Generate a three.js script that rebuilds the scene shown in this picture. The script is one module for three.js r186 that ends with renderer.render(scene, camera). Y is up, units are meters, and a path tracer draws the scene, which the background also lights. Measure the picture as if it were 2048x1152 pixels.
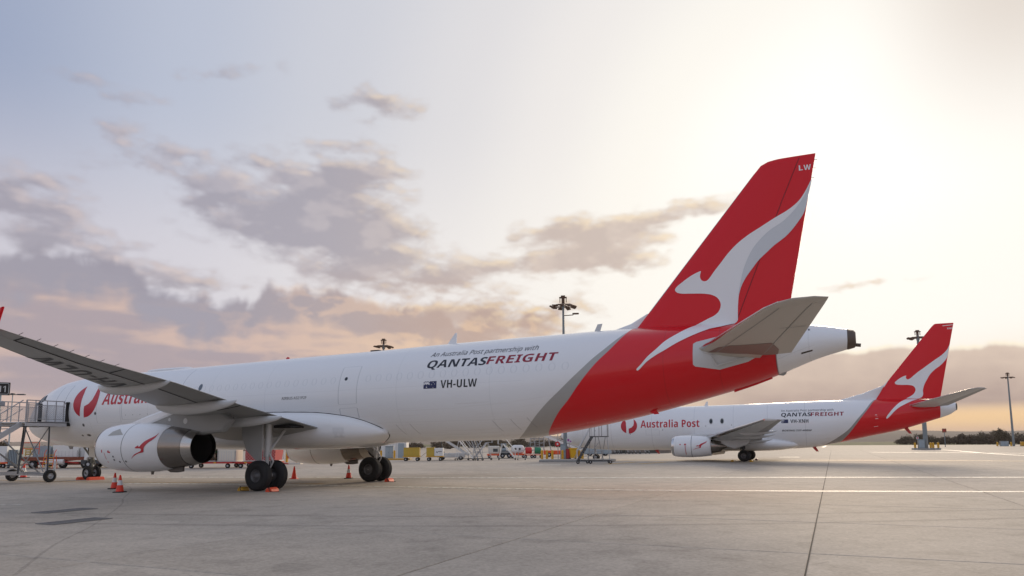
import * as THREE from 'three';
import { mergeGeometries, toCreasedNormals, mergeVertices } from 'three/addons/utils/BufferGeometryUtils.js';
import { RoundedBoxGeometry } from 'three/addons/geometries/RoundedBoxGeometry.js';
import { TessellateModifier } from 'three/addons/modifiers/TessellateModifier.js';
import { FontLoader } from 'three/addons/loaders/FontLoader.js';

// ---------------------------------------------------------------- camera
const scene = new THREE.Scene();
const YAW = 0.4497;
const camera = new THREE.PerspectiveCamera(52.214, 2048 / 1416.86, 0.1, 9000);
camera.position.set(44.706, 1.911, 27.048);
camera.rotation.order = 'YXZ';
camera.rotation.set(0.1223, YAW, -0.0064);
camera.setViewOffset(2048, 1416.86, 0, 0, 2048, 1152);
scene.add(camera);

// ---------------------------------------------------------------- exposure
const renderer = new THREE.WebGLRenderer({ antialias: true });
renderer.toneMapping = THREE.LinearToneMapping;
renderer.toneMappingExposure = 1.06;
renderer.shadowMap.enabled = true;
renderer.shadowMap.type = THREE.PCFSoftShadowMap;

// ---------------------------------------------------------------- sun: low, veiled by cloud, behind the two aircraft
const SUN_AZ = 27.0, SUN_EL = 15.5;               // degrees; azimuth to the right of the view direction
const D2R = Math.PI / 180;
function dirOf(az, el) {
  const a = az * D2R, e = el * D2R, c = Math.cos(YAW), s = Math.sin(YAW);
  return new THREE.Vector3((-s * Math.cos(a) + c * Math.sin(a)) * Math.cos(e), Math.sin(e), (-c * Math.cos(a) - s * Math.sin(a)) * Math.cos(e));
}
const sun = new THREE.DirectionalLight(new THREE.Color(1.0, 0.8, 0.58), 2.0);
sun.position.copy(dirOf(SUN_AZ, SUN_EL).multiplyScalar(200)).add(new THREE.Vector3(30, 0, -10));
sun.target.position.set(30, 0, -10);
sun.castShadow = true;
sun.shadow.radius = 34;
sun.shadow.mapSize.set(4096, 4096);
Object.assign(sun.shadow.camera, { left: -90, right: 90, top: 90, bottom: -90, near: 1, far: 500 });
scene.add(sun, sun.target);

// ---------------------------------------------------------------- noise
function hash2(x, y, s) { let h = Math.imul(x, 374761393) ^ Math.imul(y, 668265263) ^ Math.imul(s, 2147483647 ^ 0x9e3779b1); h = Math.imul(h ^ (h >>> 13), 1274126177); h ^= h >>> 16; return (h >>> 0) / 4294967296; }
function vn(x, y, s) {
  const xi = Math.floor(x), yi = Math.floor(y); let fx = x - xi, fy = y - yi;
  fx = fx * fx * fx * (fx * (fx * 6 - 15) + 10); fy = fy * fy * fy * (fy * (fy * 6 - 15) + 10);
  const a = hash2(xi, yi, s), b = hash2(xi + 1, yi, s), c = hash2(xi, yi + 1, s), d = hash2(xi + 1, yi + 1, s);
  return a + (b - a) * fx + (c - a) * fy + (a - b - c + d) * fx * fy;
}
function fbm(x, y, s, oct = 5, gain = 0.5) { let a = 0.5, t = 0, n = 0; for (let i = 0; i < oct; i++) { t += a * vn(x, y, s + i); n += a; a *= gain; const q = x * 1.6 - y * 1.2; y = x * 1.2 + y * 1.6 + 7.3; x = q + 3.1; } return t / n; }
function rng(seed) { let s = seed | 0; return () => { s = (s + 0x6d2b79f5) | 0; let t = Math.imul(s ^ (s >>> 15), 1 | s); t = (t + Math.imul(t ^ (t >>> 7), 61 | t)) ^ t; return ((t ^ (t >>> 14)) >>> 0) / 4294967296; }; }
const sstep = (a, b, x) => { const t = Math.min(1, Math.max(0, (x - a) / (b - a))); return t * t * (3 - 2 * t); };
const lin = (v) => { v /= 255; return v <= 0.04045 ? v / 12.92 : Math.pow((v + 0.055) / 1.055, 2.4); };
const L3 = (r, g, b) => [lin(r), lin(g), lin(b)];
const mix3 = (a, b, t) => [a[0] + (b[0] - a[0]) * t, a[1] + (b[1] - a[1]) * t, a[2] + (b[2] - a[2]) * t];

// ---------------------------------------------------------------- sky: air and clouds only
const SKY_W = 4096, SKY_H = 2048;
function ramp(stops, x) { let i = 0; while (i < stops.length - 2 && x > stops[i + 1][0]) i++; const [xa, ca] = stops[i], [xb, cb] = stops[i + 1]; return mix3(ca, cb, sstep(0, 1, (x - xa) / (xb - xa)) * 0.5 + 0.5 * Math.min(1, Math.max(0, (x - xa) / (xb - xa)))); }
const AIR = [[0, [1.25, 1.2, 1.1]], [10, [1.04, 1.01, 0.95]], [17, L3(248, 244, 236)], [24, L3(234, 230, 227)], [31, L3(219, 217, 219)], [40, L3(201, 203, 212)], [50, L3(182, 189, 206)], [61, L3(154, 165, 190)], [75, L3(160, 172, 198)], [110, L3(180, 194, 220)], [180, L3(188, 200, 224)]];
// cloud banks: azimuth, elevation, half width, half height (degrees), tilt, weight
const BANKS = [
  [-15.5, 18.6, 5.0, 3.2, 0.1, 1.15], [-12.6, 16.6, 4.6, 2.4, -0.1, 1.15], [-20, 18.0, 5.5, 1.7, -0.15, 1.05], [-25.5, 19.4, 4.6, 1.2, -0.28, 0.8], [-29, 21.6, 2.0, 0.7, -0.1, 0.5], [-18, 16.0, 5, 1.2, -0.1, 0.7],
  [-9.5, 14.4, 4.2, 1.8, -0.2, 0.95], [-6.4, 12.9, 5.4, 0.9, -0.08, 0.9], [-13, 21.0, 2.4, 1.4, 0.5, 0.75], [-2.4, 13.6, 4.5, 0.6, -0.05, 0.7], [-10.8, 12.4, 3.4, 0.8, 0.0, 0.55],
  [-10.4, 25.9, 2.7, 0.95, -0.06, 0.9], [-13.2, 25.9, 1.8, 0.5, 0.2, 0.55], [-21.8, 27.0, 2.6, 0.62, 0.16, 0.7], [-24.2, 26.4, 1.8, 0.5, 0.2, 0.42], [-31.5, 24.2, 2.6, 0.6, 0, 0.4], [-28.8, 23.9, 2.4, 0.5, 0, 0.38], [-30, 30.2, 3, 0.9, 0.1, 0.3], [-35.6, 17.8, 2.4, 0.6, 0, 0.85],
  [-33.6, 16.4, 2.4, 1.5, 0.3, 0.95], [-34.0, 14.2, 2.6, 1.3, 0.5, 0.95], [-36.4, 15.4, 2.4, 1.0, 0.1, 0.85], [-30.4, 13.9, 3.2, 0.5, 0.12, 0.75], [-28.6, 12.6, 3.6, 0.75, -0.2, 0.9], [-25.4, 11.9, 3.6, 0.75, 0, 0.85], [-22.6, 11.9, 3, 0.4, 0, 0.5],
  [-5.6, 10.2, 4.4, 0.85, 0, 1.0], [-1.6, 9.6, 4.6, 0.8, 0, 0.95], [2.2, 10.2, 4.0, 0.7, 0.05, 0.75], [-6, 8.6, 6, 0.7, 0, 0.9], [4.4, 11.4, 3.6, 0.7, 0.03, 0.5],
  [3.2, 16.2, 2.6, 0.95, 0.05, 1.05], [7.0, 15.6, 4.0, 1.25, 0.12, 1.2], [11.4, 17.0, 4.4, 0.85, 0.2, 0.95], [5.0, 14.3, 4.4, 0.8, 0.08, 0.95], [9.2, 13.9, 2.6, 0.8, 0.1, 0.65], [1.0, 14.4, 3.0, 0.5, 0, 0.75], [15.6, 17.8, 2.6, 0.5, 0.15, 0.5], [25.6, 11.0, 3.6, 0.24, 0.02, 0.7],
];
function bankMask(az, el) {
  let m = 0;
  for (const [a, e, ra0, re0, t, w] of BANKS) { const ra = ra0 * 1.12, re = re0 * 1.16, dx = az - a, dy = el - e; if (Math.abs(dx) > ra * 2.2) continue; const x = (dx + dy * t) / ra, y = (dy - dx * t) / re, q = x * x + y * y; if (q < 5) { const g = w * Math.exp(-q * 0.75); m = m + g - Math.min(1, m) * g * 0.7; } }
  return m;
}
const billow = (x, y, s) => { let t = 0, a = 0.55, n = 0; for (let i = 0; i < 5; i++) { t += a * (1 - Math.abs(2 * vn(x, y, s + i) - 1)); n += a; a *= 0.52; const q = x * 1.7 - y * 0.9; y = x * 0.9 + y * 1.7 + 5.1; x = q + 2.7; } return t / n; };
function density(az, el) {
  const wx = az + 1.1 * (fbm(az * 0.3, el * 0.7, 11, 4) - 0.5) * 2, wy = el + 0.55 * (fbm(az * 0.4 + 9, el * 0.9, 23, 4) - 0.5) * 2;
  const m = bankMask(wx, wy); if (m < 0.04) return 0;
  const low = sstep(13.5, 11, el), n = (1 - low) * fbm(az * 0.5, el * 1.15, 37, 6, 0.5) + low * (0.4 * fbm(az * 0.5, el * 1.15, 37, 6, 0.54) + 0.6 * (billow(az * 0.42, el * 0.8, 61) - 0.12));
  return sstep(0.22, 1.0, m * 0.84 + (n - 0.5) * (1.35 + 0.35 * low) * Math.min(1, m * 2.2));
}
const rimSoft = (ang) => mix3(L3(196, 188, 194), L3(226, 206, 190), sstep(50, 22, ang));
function skyAt(az, el, d) {                                        // d: direction, el >= 0
  const sd = dirOf(SUN_AZ, SUN_EL), ang = Math.acos(Math.min(1, Math.max(-1, sd.dot(d)))) / D2R;
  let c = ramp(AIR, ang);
  // thicker, warmer air towards the horizon
  c = mix3(c, mix3(L3(217, 211, 216), L3(252, 247, 238), sstep(58, 15, ang)), 0.75 * sstep(26, 11, el));
  const warm = mix3(L3(214, 190, 178), L3(244, 208, 166), sstep(66, 14, ang));
  c = mix3(c, warm, 0.9 * sstep(8.5, 0.5, el) * sstep(4, 14, ang));
  // thin pinkish veil above and to the right of the sun
  c = mix3(c, L3(206, 192, 182), 0.62 * sstep(6, 18, az - SUN_AZ + 8) * sstep(16, 29, el) * sstep(75, 40, Math.abs(az - 42)));
  if (Math.abs(az) < 62 && el < 40) {
    const D = density(az, el);
    if (D > 0) {
      const ux = SUN_AZ - az, uy = SUN_EL + 6 - el, ul = Math.hypot(ux, uy) + 1e-3, D2 = density(az + ux / ul * 0.7, el + uy / ul * 0.4 + 0.35);
      const hi = mix3(L3(152, 147, 159), L3(188, 168, 158), sstep(44, 20, ang)), lo = mix3(L3(155, 151, 162), L3(186, 163, 153), sstep(56, 28, ang));
      let body = mix3(lo, hi, sstep(10.5, 15, el)); body = mix3(body, rimSoft(ang), 0.35 * sstep(0.42, 0.75, fbm(az * 0.45 + 3, el * 0.9, 39, 4)));
      const rim = mix3(L3(222, 204, 198), L3(255, 230, 188), sstep(56, 22, ang));
      const lit = Math.max(0, D - D2);
      body = mix3(body, rim, Math.min(0.85, lit * 0.65 + 0.08 * (1 - D)));
      body = mix3(body, mix3(L3(198, 174, 168), L3(238, 204, 166), sstep(50, 24, ang)), 0.6 * sstep(9.6, 7.2, el));
      c = mix3(c, body, D * (0.78 + 0.2 * sstep(14, 10, el)));
    }
    // heaped cloud bank low on the left, merging into mauve and peach haze
    const fade = sstep(7, -3, az + 2.5 * (fbm(az * 0.3, el, 70, 3) - 0.5));
    if (fade > 0 && el < 14) {
      const x = az + 0.8 * (fbm(az * 0.5, el * 0.9, 72, 4) - 0.5), bump = billow(x * 0.13, 1.3, 73) - 0.55, small = billow(x * 0.45, 6.1 + el * 0.1, 74) - 0.55;
      const top = 11.2 - 1.7 * sstep(-17, -9, az) + 0.6 * sstep(-26, -34, az) + 3.8 * bump + 1.5 * small, inTop = sstep(top + 0.3, top - 0.75, el + 0.7 * (fbm(az * 0.9, el * 1.8, 78, 4) - 0.5));
      const depth = top - el, shadeC = mix3(L3(155, 151, 163), L3(192, 168, 156), sstep(52, 27, ang)), peach = mix3(L3(205, 179, 168), L3(240, 206, 168), sstep(50, 22, ang)), mauve = mix3(L3(168, 155, 161), L3(206, 178, 164), sstep(50, 24, ang));
      const puff = billow(x * 0.34, el * 0.75, 75), streak = fbm(az * 0.13, el * 0.8, 76, 5);
      let body = mix3(shadeC, mix3(mauve, peach, sstep(0.4, 0.66, streak)), sstep(1.7, 4.2, depth + 2.4 * (puff - 0.6)));
      body = mix3(body, peach, 0.55 * sstep(0.62, 0.8, puff) * sstep(-30, -12, az));
      body = mix3(body, mix3(L3(222, 202, 194), L3(255, 230, 190), sstep(52, 24, ang)), 0.75 * Math.exp(-Math.pow((depth - 0.02) / 0.3, 2)) * sstep(0.42, 0.68, fbm(az * 0.4, 4, 77, 3)));
      body = mix3(body, mix3(L3(214, 188, 176), L3(240, 205, 168), sstep(60, 20, ang)), sstep(4.2, 1.2, el));
      c = mix3(c, body, fade * inTop * 0.94);
    }
  }
  // long flat cloud bank under the sun, with a lit upper rim
  const reach = sstep(9, 19, az) * sstep(95, 60, az);
  if (reach > 0 && el < 12) {
    const top = 5.7 + 1.25 * sstep(14, 24, az) * (fbm(az * 0.16, 0.5, 51, 2) - 0.15) + 1.5 * (billow(az * 0.2, 3.7, 52) - 0.5), bot = 2.05 + 0.25 * (fbm(az * 0.2, 9.1, 53, 3) - 0.5);
    const inTop = sstep(top + 0.14, top - 0.24, el), inBot = sstep(bot - 0.5, bot + 0.6, el);
    const puff = billow(az * 0.3, el * 0.7, 54);
    let body = mix3(L3(178, 158, 150), L3(218, 197, 180), sstep(bot, top, el) * 0.8 + 0.5 * (puff - 0.6));
    c = mix3(c, body, reach * inTop * inBot * 0.94);
    c = mix3(c, L3(255, 242, 214), 0.65 * reach * Math.exp(-Math.pow((el - top - 0.05) / 0.15, 2)) * sstep(0.3, 0.62, fbm(az * 0.6, 2, 55, 3)));
    c = mix3(c, mix3(L3(222, 184, 158), L3(248, 206, 150), sstep(0.3, 1.5, el)), reach * (1 - inBot) * 0.7);
  }
  // scattered small clouds elsewhere round the horizon
  const away = sstep(46, 70, Math.abs(az));
  if (away > 0) { const q = Math.atan2(d.y, 1), n = fbm(d.x * 4 / (d.y + 0.5) + 20, d.z * 4 / (d.y + 0.5) + 20, 91, 4); c = mix3(c, L3(186, 180, 186), 0.6 * away * sstep(0.5, 0.7, n) * sstep(0.03, 0.2, q)); }
  return c;
}
{
  const data = new Float32Array(SKY_W * SKY_H * 4), c = Math.cos(YAW), s = Math.sin(YAW), d = new THREE.Vector3();
  const low = L3(176, 160, 150);
  for (let j = 0; j < SKY_H; j++) {
    const el = ((j + 0.5) / SKY_H - 0.5) * Math.PI;
    const wide = el > 42 * D2R ? 4 : 1;
    for (let i = 0; i < SKY_W; i++) {
      const k = (j * SKY_W + i) * 4;
      if (el < -0.01) { data[k] = low[0]; data[k + 1] = low[1]; data[k + 2] = low[2]; data[k + 3] = 1; continue; }
      const ph = ((i + 0.5) / SKY_W - 0.5) * 2 * Math.PI;
      d.set(Math.cos(ph) * Math.cos(el), Math.sin(el), Math.sin(ph) * Math.cos(el));
      const az = Math.atan2(d.x * c - d.z * s, -d.x * s - d.z * c) / D2R;
      if ((wide > 1 || Math.abs(az) > 46) && i % 4) { data.copyWithin(k, k - 4, k); continue; }
      const q = skyAt(az, Math.max(0, el / D2R), d);
      data[k] = q[0]; data[k + 1] = q[1]; data[k + 2] = q[2]; data[k + 3] = 1;
    }
  }
  const sky = new THREE.DataTexture(data, SKY_W, SKY_H, THREE.RGBAFormat, THREE.FloatType);
  sky.mapping = THREE.EquirectangularReflectionMapping; sky.magFilter = THREE.LinearFilter; sky.minFilter = THREE.LinearFilter; sky.needsUpdate = true;
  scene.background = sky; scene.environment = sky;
}

// ---------------------------------------------------------------- helpers
const taken = new Map();
function numbered(name) { const n = taken.get(name) ?? 0; taken.set(name, n + 1); return n ? `${name}_${String(n).padStart(3, '0')}` : name; }
const V = (x, y, z) => new THREE.Vector3(x, y, z);
function shade(o) { o.castShadow = true; o.receiveShadow = true; return o; }
function thing(name, label, category, pos = [0, 0, 0], ry = 0, group) {
  const g = new THREE.Group(); g.name = numbered(name); g.position.set(...pos); g.rotation.y = ry; g.userData = { label, category }; if (group) g.userData.group = group; scene.add(g); return g;
}
function part(parent, name, geo, mat, label) { const m = shade(new THREE.Mesh(geo, mat)); m.name = name; if (label) m.userData.label = label; parent.add(m); return m; }
function struct(name, geo, mat) { const m = shade(new THREE.Mesh(geo, mat)); m.name = numbered(name); m.userData.kind = 'structure'; scene.add(m); return m; }
function copyOf(src, label, pos, ry = 0, group) { const r = src.clone(); r.name = numbered(src.name.replace(/_\d{3}$/, '')); r.userData = { ...src.userData, label }; if (group) r.userData.group = group; r.position.set(...pos); r.rotation.y = ry; scene.add(r); return r; }
function flat(g) { const h = g.index ? g.toNonIndexed() : g; for (const k of Object.keys(h.attributes)) if (!['position', 'normal', 'uv'].includes(k)) h.deleteAttribute(k); if (!h.attributes.uv) h.setAttribute('uv', new THREE.BufferAttribute(new Float32Array(h.attributes.position.count * 2), 2)); if (!h.attributes.normal) h.computeVertexNormals(); return h; }
const join = (...list) => mergeGeometries(list.flat(Infinity).map(flat));
const box = (cx, cy, cz, sx, sy, sz, ry = 0) => { const g = new THREE.BoxGeometry(sx, sy, sz); if (ry) g.rotateY(ry); return g.translate(cx, cy, cz); };
const rbox = (cx, cy, cz, sx, sy, sz, r = 0.03, ry = 0) => { const g = new RoundedBoxGeometry(sx, sy, sz, 2, Math.min(r, sx / 2.1, sy / 2.1, sz / 2.1)); if (ry) g.rotateY(ry); return g.translate(cx, cy, cz); };
const UPV = V(0, 1, 0);
function rod(a, b, r, n = 7, r2 = r) { const A = V(...a), B = V(...b), g = new THREE.CylinderGeometry(r2, r, A.distanceTo(B), n); g.applyQuaternion(new THREE.Quaternion().setFromUnitVectors(UPV, B.clone().sub(A).normalize())); return g.translate((A.x + B.x) / 2, (A.y + B.y) / 2, (A.z + B.z) / 2); }
function bar(a, b, w, h) { const A = V(...a), B = V(...b), d = B.clone().sub(A), g = new THREE.BoxGeometry(w, h, d.length()); const m = new THREE.Matrix4().lookAt(B, A, Math.abs(d.y) > 0.98 * d.length() ? V(1, 0, 0) : UPV); g.applyMatrix4(m); return g.translate((A.x + B.x) / 2, (A.y + B.y) / 2, (A.z + B.z) / 2); }
function lathe(pts, axis = 'x', n = 32) { const g = new THREE.LatheGeometry(pts.map(([a, r]) => new THREE.Vector2(Math.max(r, 1e-4), a)), n); if (axis === 'x') g.rotateZ(-Math.PI / 2); if (axis === 'z') g.rotateX(Math.PI / 2); return g; }
function extrude(pts, depth, bevel = 0) { const g = new THREE.ExtrudeGeometry(new THREE.Shape(pts.map(([x, y]) => new THREE.Vector2(x, y))), { depth: depth - 2 * bevel, bevelEnabled: bevel > 0, bevelSize: bevel, bevelThickness: bevel, bevelSegments: 2, curveSegments: 8 }); return g.translate(0, 0, bevel - depth / 2); }
const std = (color, roughness = 0.6, metalness = 0, more = {}) => new THREE.MeshStandardMaterial({ color, roughness, metalness, ...more });
const rgb = (r, g, b) => new THREE.Color().setRGB(r, g, b);
function noiseTex(size, fn, srgb = true, rep = true) {
  const d = new Uint8Array(size * size * 4);
  for (let j = 0; j < size; j++) for (let i = 0; i < size; i++) { const v = fn(i / size, j / size), k = (j * size + i) * 4; const q = Array.isArray(v) ? v : [v, v, v]; d[k] = q[0] * 255; d[k + 1] = q[1] * 255; d[k + 2] = q[2] * 255; d[k + 3] = 255; }
  const t = new THREE.DataTexture(d, size, size); t.magFilter = THREE.LinearFilter; t.minFilter = THREE.LinearMipmapLinearFilter; t.generateMipmaps = true; if (rep) t.wrapS = t.wrapT = THREE.RepeatWrapping; if (srgb) t.colorSpace = THREE.SRGBColorSpace; t.needsUpdate = true; return t;
}
// tileable fbm on a torus of period 1
function tfbm(u, v, f, s, oct = 4) { let a = 0.5, t = 0, n = 0; for (let o = 0; o < oct; o++) { const x = u * f, y = v * f, xi = Math.floor(x), yi = Math.floor(y); let fx = x - xi, fy = y - yi; fx = fx * fx * (3 - 2 * fx); fy = fy * fy * (3 - 2 * fy); const w = (q) => ((q % f) + f) % f; const A = hash2(w(xi), w(yi), s + o), B = hash2(w(xi + 1), w(yi), s + o), Cc = hash2(w(xi), w(yi + 1), s + o), D = hash2(w(xi + 1), w(yi + 1), s + o); t += a * (A + (B - A) * fx + (Cc - A) * fy + (A - B - Cc + D) * fx * fy); n += a; a *= 0.5; f *= 2; } return t / n; }
const fontB = await new FontLoader().loadAsync('fonts/droid/droid_sans_bold.typeface.json');
const fontR = await new FontLoader().loadAsync('fonts/droid/droid_sans_regular.typeface.json');

// ---------------------------------------------------------------- materials
const paintGloss = { clearcoat: 0.75, clearcoatRoughness: 0.07, specularIntensity: 0.3 };
const M = {
  white: new THREE.MeshPhysicalMaterial({ color: rgb(0.78, 0.79, 0.8), roughness: 0.38, ...paintGloss }),
  red: new THREE.MeshPhysicalMaterial({ color: rgb(0.68, 0.008, 0.018), roughness: 0.42, specularIntensity: 0.25, clearcoat: 0.4, clearcoatRoughness: 0.1 }),
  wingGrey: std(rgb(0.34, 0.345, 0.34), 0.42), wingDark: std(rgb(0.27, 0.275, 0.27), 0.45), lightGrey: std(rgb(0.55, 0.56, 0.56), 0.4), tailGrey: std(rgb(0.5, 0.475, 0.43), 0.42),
  decalWhite: std(rgb(0.8, 0.81, 0.82), 0.35), decalSilver: std(rgb(0.6, 0.63, 0.66), 0.35), decalNavy: std(rgb(0.012, 0.016, 0.03), 0.45), decalRed: std(rgb(0.48, 0.012, 0.03), 0.42), decalDarkRed: std(rgb(0.27, 0.008, 0.03), 0.42), decalBlack: std(rgb(0.015, 0.017, 0.02), 0.45),
  flagBlue: std(rgb(0.012, 0.02, 0.09), 0.45), seal: std(rgb(0.02, 0.02, 0.02), 0.7),
  metal: std(rgb(0.5, 0.48, 0.45), 0.18, 1), hotMetal: std(rgb(0.27, 0.245, 0.22), 0.24, 1), darkMetal: std(rgb(0.12, 0.11, 0.1), 0.5, 0.6), chrome: std(rgb(0.62, 0.62, 0.62), 0.16, 1),
  black: std(rgb(0.006, 0.006, 0.006), 0.85), tyre: std(rgb(0.013, 0.013, 0.014), 0.78), rim: std(rgb(0.12, 0.12, 0.125), 0.5, 0.4), rimLight: std(rgb(0.42, 0.43, 0.45), 0.45, 0.3),
  gearWhite: std(rgb(0.5, 0.5, 0.49), 0.45), galv: std(rgb(0.36, 0.37, 0.38), 0.5, 0.55), alu: std(rgb(0.55, 0.56, 0.57), 0.42, 0.5), steelDark: std(rgb(0.07, 0.075, 0.08), 0.55, 0.3),
  yellow: std(rgb(0.62, 0.33, 0.015), 0.5), yellowBin: std(rgb(0.72, 0.4, 0.01), 0.45), mustard: std(rgb(0.5, 0.34, 0.045), 0.6), orange: std(rgb(0.75, 0.09, 0.015), 0.5), coneRed: std(rgb(0.72, 0.035, 0.012), 0.45), chockOrange: std(rgb(0.75, 0.075, 0.025), 0.55), chockYellow: std(rgb(0.55, 0.3, 0.02), 0.55),
  reflect: std(rgb(0.62, 0.62, 0.62), 0.35), redSteel: std(rgb(0.45, 0.03, 0.025), 0.5), rust: std(rgb(0.22, 0.06, 0.03), 0.7), maroon: std(rgb(0.16, 0.012, 0.02), 0.5), whitePaint: std(rgb(0.72, 0.72, 0.7), 0.5), creamPaint: std(rgb(0.66, 0.62, 0.54), 0.55), blueGrey: std(rgb(0.3, 0.36, 0.4), 0.5), cabinet: std(rgb(0.2, 0.235, 0.25), 0.5, 0.2), glass: std(rgb(0.02, 0.025, 0.03), 0.06), green: std(rgb(0.02, 0.2, 0.1), 0.5), tarp: std(rgb(0.07, 0.07, 0.06), 0.8), rubber: std(rgb(0.012, 0.012, 0.012), 0.8), brown: std(rgb(0.11, 0.06, 0.035), 0.7), signRed: std(rgb(0.55, 0.02, 0.02), 0.4), purple: std(rgb(0.3, 0.06, 0.3), 0.5),
};

// ================================================================ GROUND
const GRID_A = 0.035, GX = 5.45, GZ = 5.25, G0 = [43.75, 13.4];
function speck(u, v, f, s) { const x = Math.floor(u * f), y = Math.floor(v * f); return hash2(x, y, s); }
const concreteMap = noiseTex(1024, (u, v) => {
  const big = tfbm(u, v, 3, 101, 5), mid = tfbm(u, v, 16, 111, 4), fine = tfbm(u, v, 128, 121, 3), sweep = tfbm(u, v * 0.999, 4, 131, 2) * 0.4 + 0.6 * tfbm((u * 1) % 1, (v * 1) % 1, 256, 141, 1);
  let g = 0.8 + 0.1 * (big - 0.5) + 0.07 * (mid - 0.5) + 0.15 * (fine - 0.5) + 0.05 * (sweep - 0.5);
  const st = tfbm(u, v, 7, 151, 4); g -= 0.05 * sstep(0.56, 0.7, st);
  if (speck(u, v, 512, 161) > 0.9986) g -= 0.2;
  return [g, g * 0.985, g * 0.96];
});
const concreteBump = noiseTex(512, (u, v) => 0.5 + 0.5 * (tfbm(u, v, 128, 171, 2) - 0.5) + 0.35 * (tfbm(u, v, 12, 181, 3) - 0.5), false);
const slabTones = [[0.69, 0.63, 0.555], [0.72, 0.658, 0.582], [0.655, 0.598, 0.528], [0.705, 0.646, 0.574], [0.675, 0.618, 0.548]].map(([r, g, b]) => new THREE.MeshPhysicalMaterial({ color: rgb(r, g, b), map: concreteMap, bumpMap: concreteBump, bumpScale: 0.004, roughness: 0.8, specularIntensity: 0.45 }));
{
  const farGeo = new THREE.PlaneGeometry(1500, 600).rotateX(-Math.PI / 2);
  farGeo.translate(0, -0.025, -30);
  for (let i = 0, uv = farGeo.attributes.uv, p = farGeo.attributes.position; i < uv.count; i++) uv.setXY(i, p.getX(i) / 7, p.getZ(i) / 7);
  const apron = struct('apron', farGeo, slabTones[0]);
  const variants = Array.from({ length: 7 }, (_, k) => {
    const w = GX - 0.026, d = GZ - 0.026, ch = 0.014, y0 = -0.02, P = [], U = [], r = rng(40 + k), ou = r(), ov = r(), turn = k % 2;
    const quad = (a, b, c, e) => { for (const q of [a, b, c, a, c, e]) { P.push(...q); const s = turn ? [q[2], q[0]] : [q[0], q[2]]; U.push(s[0] / 6.3 + ou, s[1] / 6.3 + ov); } };
    const x = w / 2, z = d / 2, xi = x - ch, zi = z - ch, A = [[-xi, 0, zi], [xi, 0, zi], [xi, 0, -zi], [-xi, 0, -zi]], B = [[-x, -ch * 0.6, z], [x, -ch * 0.6, z], [x, -ch * 0.6, -z], [-x, -ch * 0.6, -z]], Cc = B.map(([a, , c]) => [a, y0, c]);
    quad(...A); for (let i = 0; i < 4; i++) { const j = (i + 1) % 4; quad(B[i], B[j], A[j], A[i]); quad(Cc[i], Cc[j], B[j], B[i]); }
    const g = new THREE.BufferGeometry(); g.setAttribute('position', new THREE.Float32BufferAttribute(P, 3)); g.setAttribute('uv', new THREE.Float32BufferAttribute(U, 2)); g.computeVertexNormals(); return g;
  });
  const list = [], c = Math.cos(GRID_A), s = Math.sin(GRID_A), f = [-Math.sin(YAW), -Math.cos(YAW)];
  for (let i = -22; i <= 14; i++) for (let j = -30; j <= 3; j++) {
    const lx = (i + 0.5) * GX, lz = (j + 0.5) * GZ, x = G0[0] + c * lx + s * lz, z = G0[1] - s * lx + c * lz;
    const dx = x - camera.position.x, dz = z - camera.position.z, depth = dx * f[0] + dz * f[1], side = Math.abs(dx * Math.cos(YAW) - dz * Math.sin(YAW));
    list.push({ x, z, i, j, dist: Math.hypot(dx, dz), seen: depth > 4 && side < depth * 0.75 + 5 });
  }
  list.sort((a, b) => (b.seen - a.seen) || a.dist - b.dist);
  const rest = [], r = rng(77);
  list.forEach((q, n) => {
    const g = variants[Math.floor(hash2(q.i + 50, q.j + 50, 5) * 7)], m = slabTones[Math.floor(hash2(q.i + 50, q.j + 50, 9) * 5)];
    if (n < 300) { const b = part(apron, 'concrete_slab', g, m); b.position.set(q.x, (r() - 0.5) * 0.003, q.z); b.rotation.y = GRID_A; }
    else { const h = g.clone(); h.rotateY(GRID_A); h.translate(q.x, 0, q.z); rest.push(h); }
  });
  const restMesh = part(apron, 'far_slabs', mergeGeometries(rest), slabTones[1]); restMesh.userData.kind = 'stuff';
  const sealant = part(apron, 'joint_sealant', (() => { const g = new THREE.PlaneGeometry(37 * GX, 34 * GZ).rotateX(-Math.PI / 2); g.translate(-22 * GX + 37 * GX / 2, 0, -30 * GZ + 34 * GZ / 2); g.rotateY(GRID_A); return g.translate(G0[0], -0.013, G0[1]); })(), std(rgb(0.022, 0.021, 0.02), 0.9));
}
function ribbon(pts, w, y = 0.006) {
  const P = [], U = []; let L = 0; const q = pts.map(([x, z]) => V(x, y, z)), N = q.map((p, i) => { const a = q[Math.max(0, i - 1)], b = q[Math.min(q.length - 1, i + 1)], d = b.clone().sub(a).normalize(); return V(-d.z, 0, d.x).multiplyScalar(w / 2); });
  for (let i = 0; i + 1 < q.length; i++) { const a = q[i].clone().add(N[i]), b = q[i].clone().sub(N[i]), c = q[i + 1].clone().add(N[i + 1]), d = q[i + 1].clone().sub(N[i + 1]), l2 = L + q[i].distanceTo(q[i + 1]); for (const [v, u] of [[a, [L, 0]], [c, [l2, 0]], [b, [L, w]], [b, [L, w]], [c, [l2, 0]], [d, [l2, w]]]) { P.push(v.x, v.y, v.z); U.push(u[0] / 1.7, u[1] / 1.7); } L = l2; }
  const g = new THREE.BufferGeometry(); g.setAttribute('position', new THREE.Float32BufferAttribute(P, 3)); g.setAttribute('uv', new THREE.Float32BufferAttribute(U, 2)); g.computeVertexNormals(); return g;
}
const smooth = (pts, n = 40) => new THREE.SplineCurve(pts.map(([x, z]) => new THREE.Vector2(x, z))).getSpacedPoints(n).map((p) => [p.x, p.y]);
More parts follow.
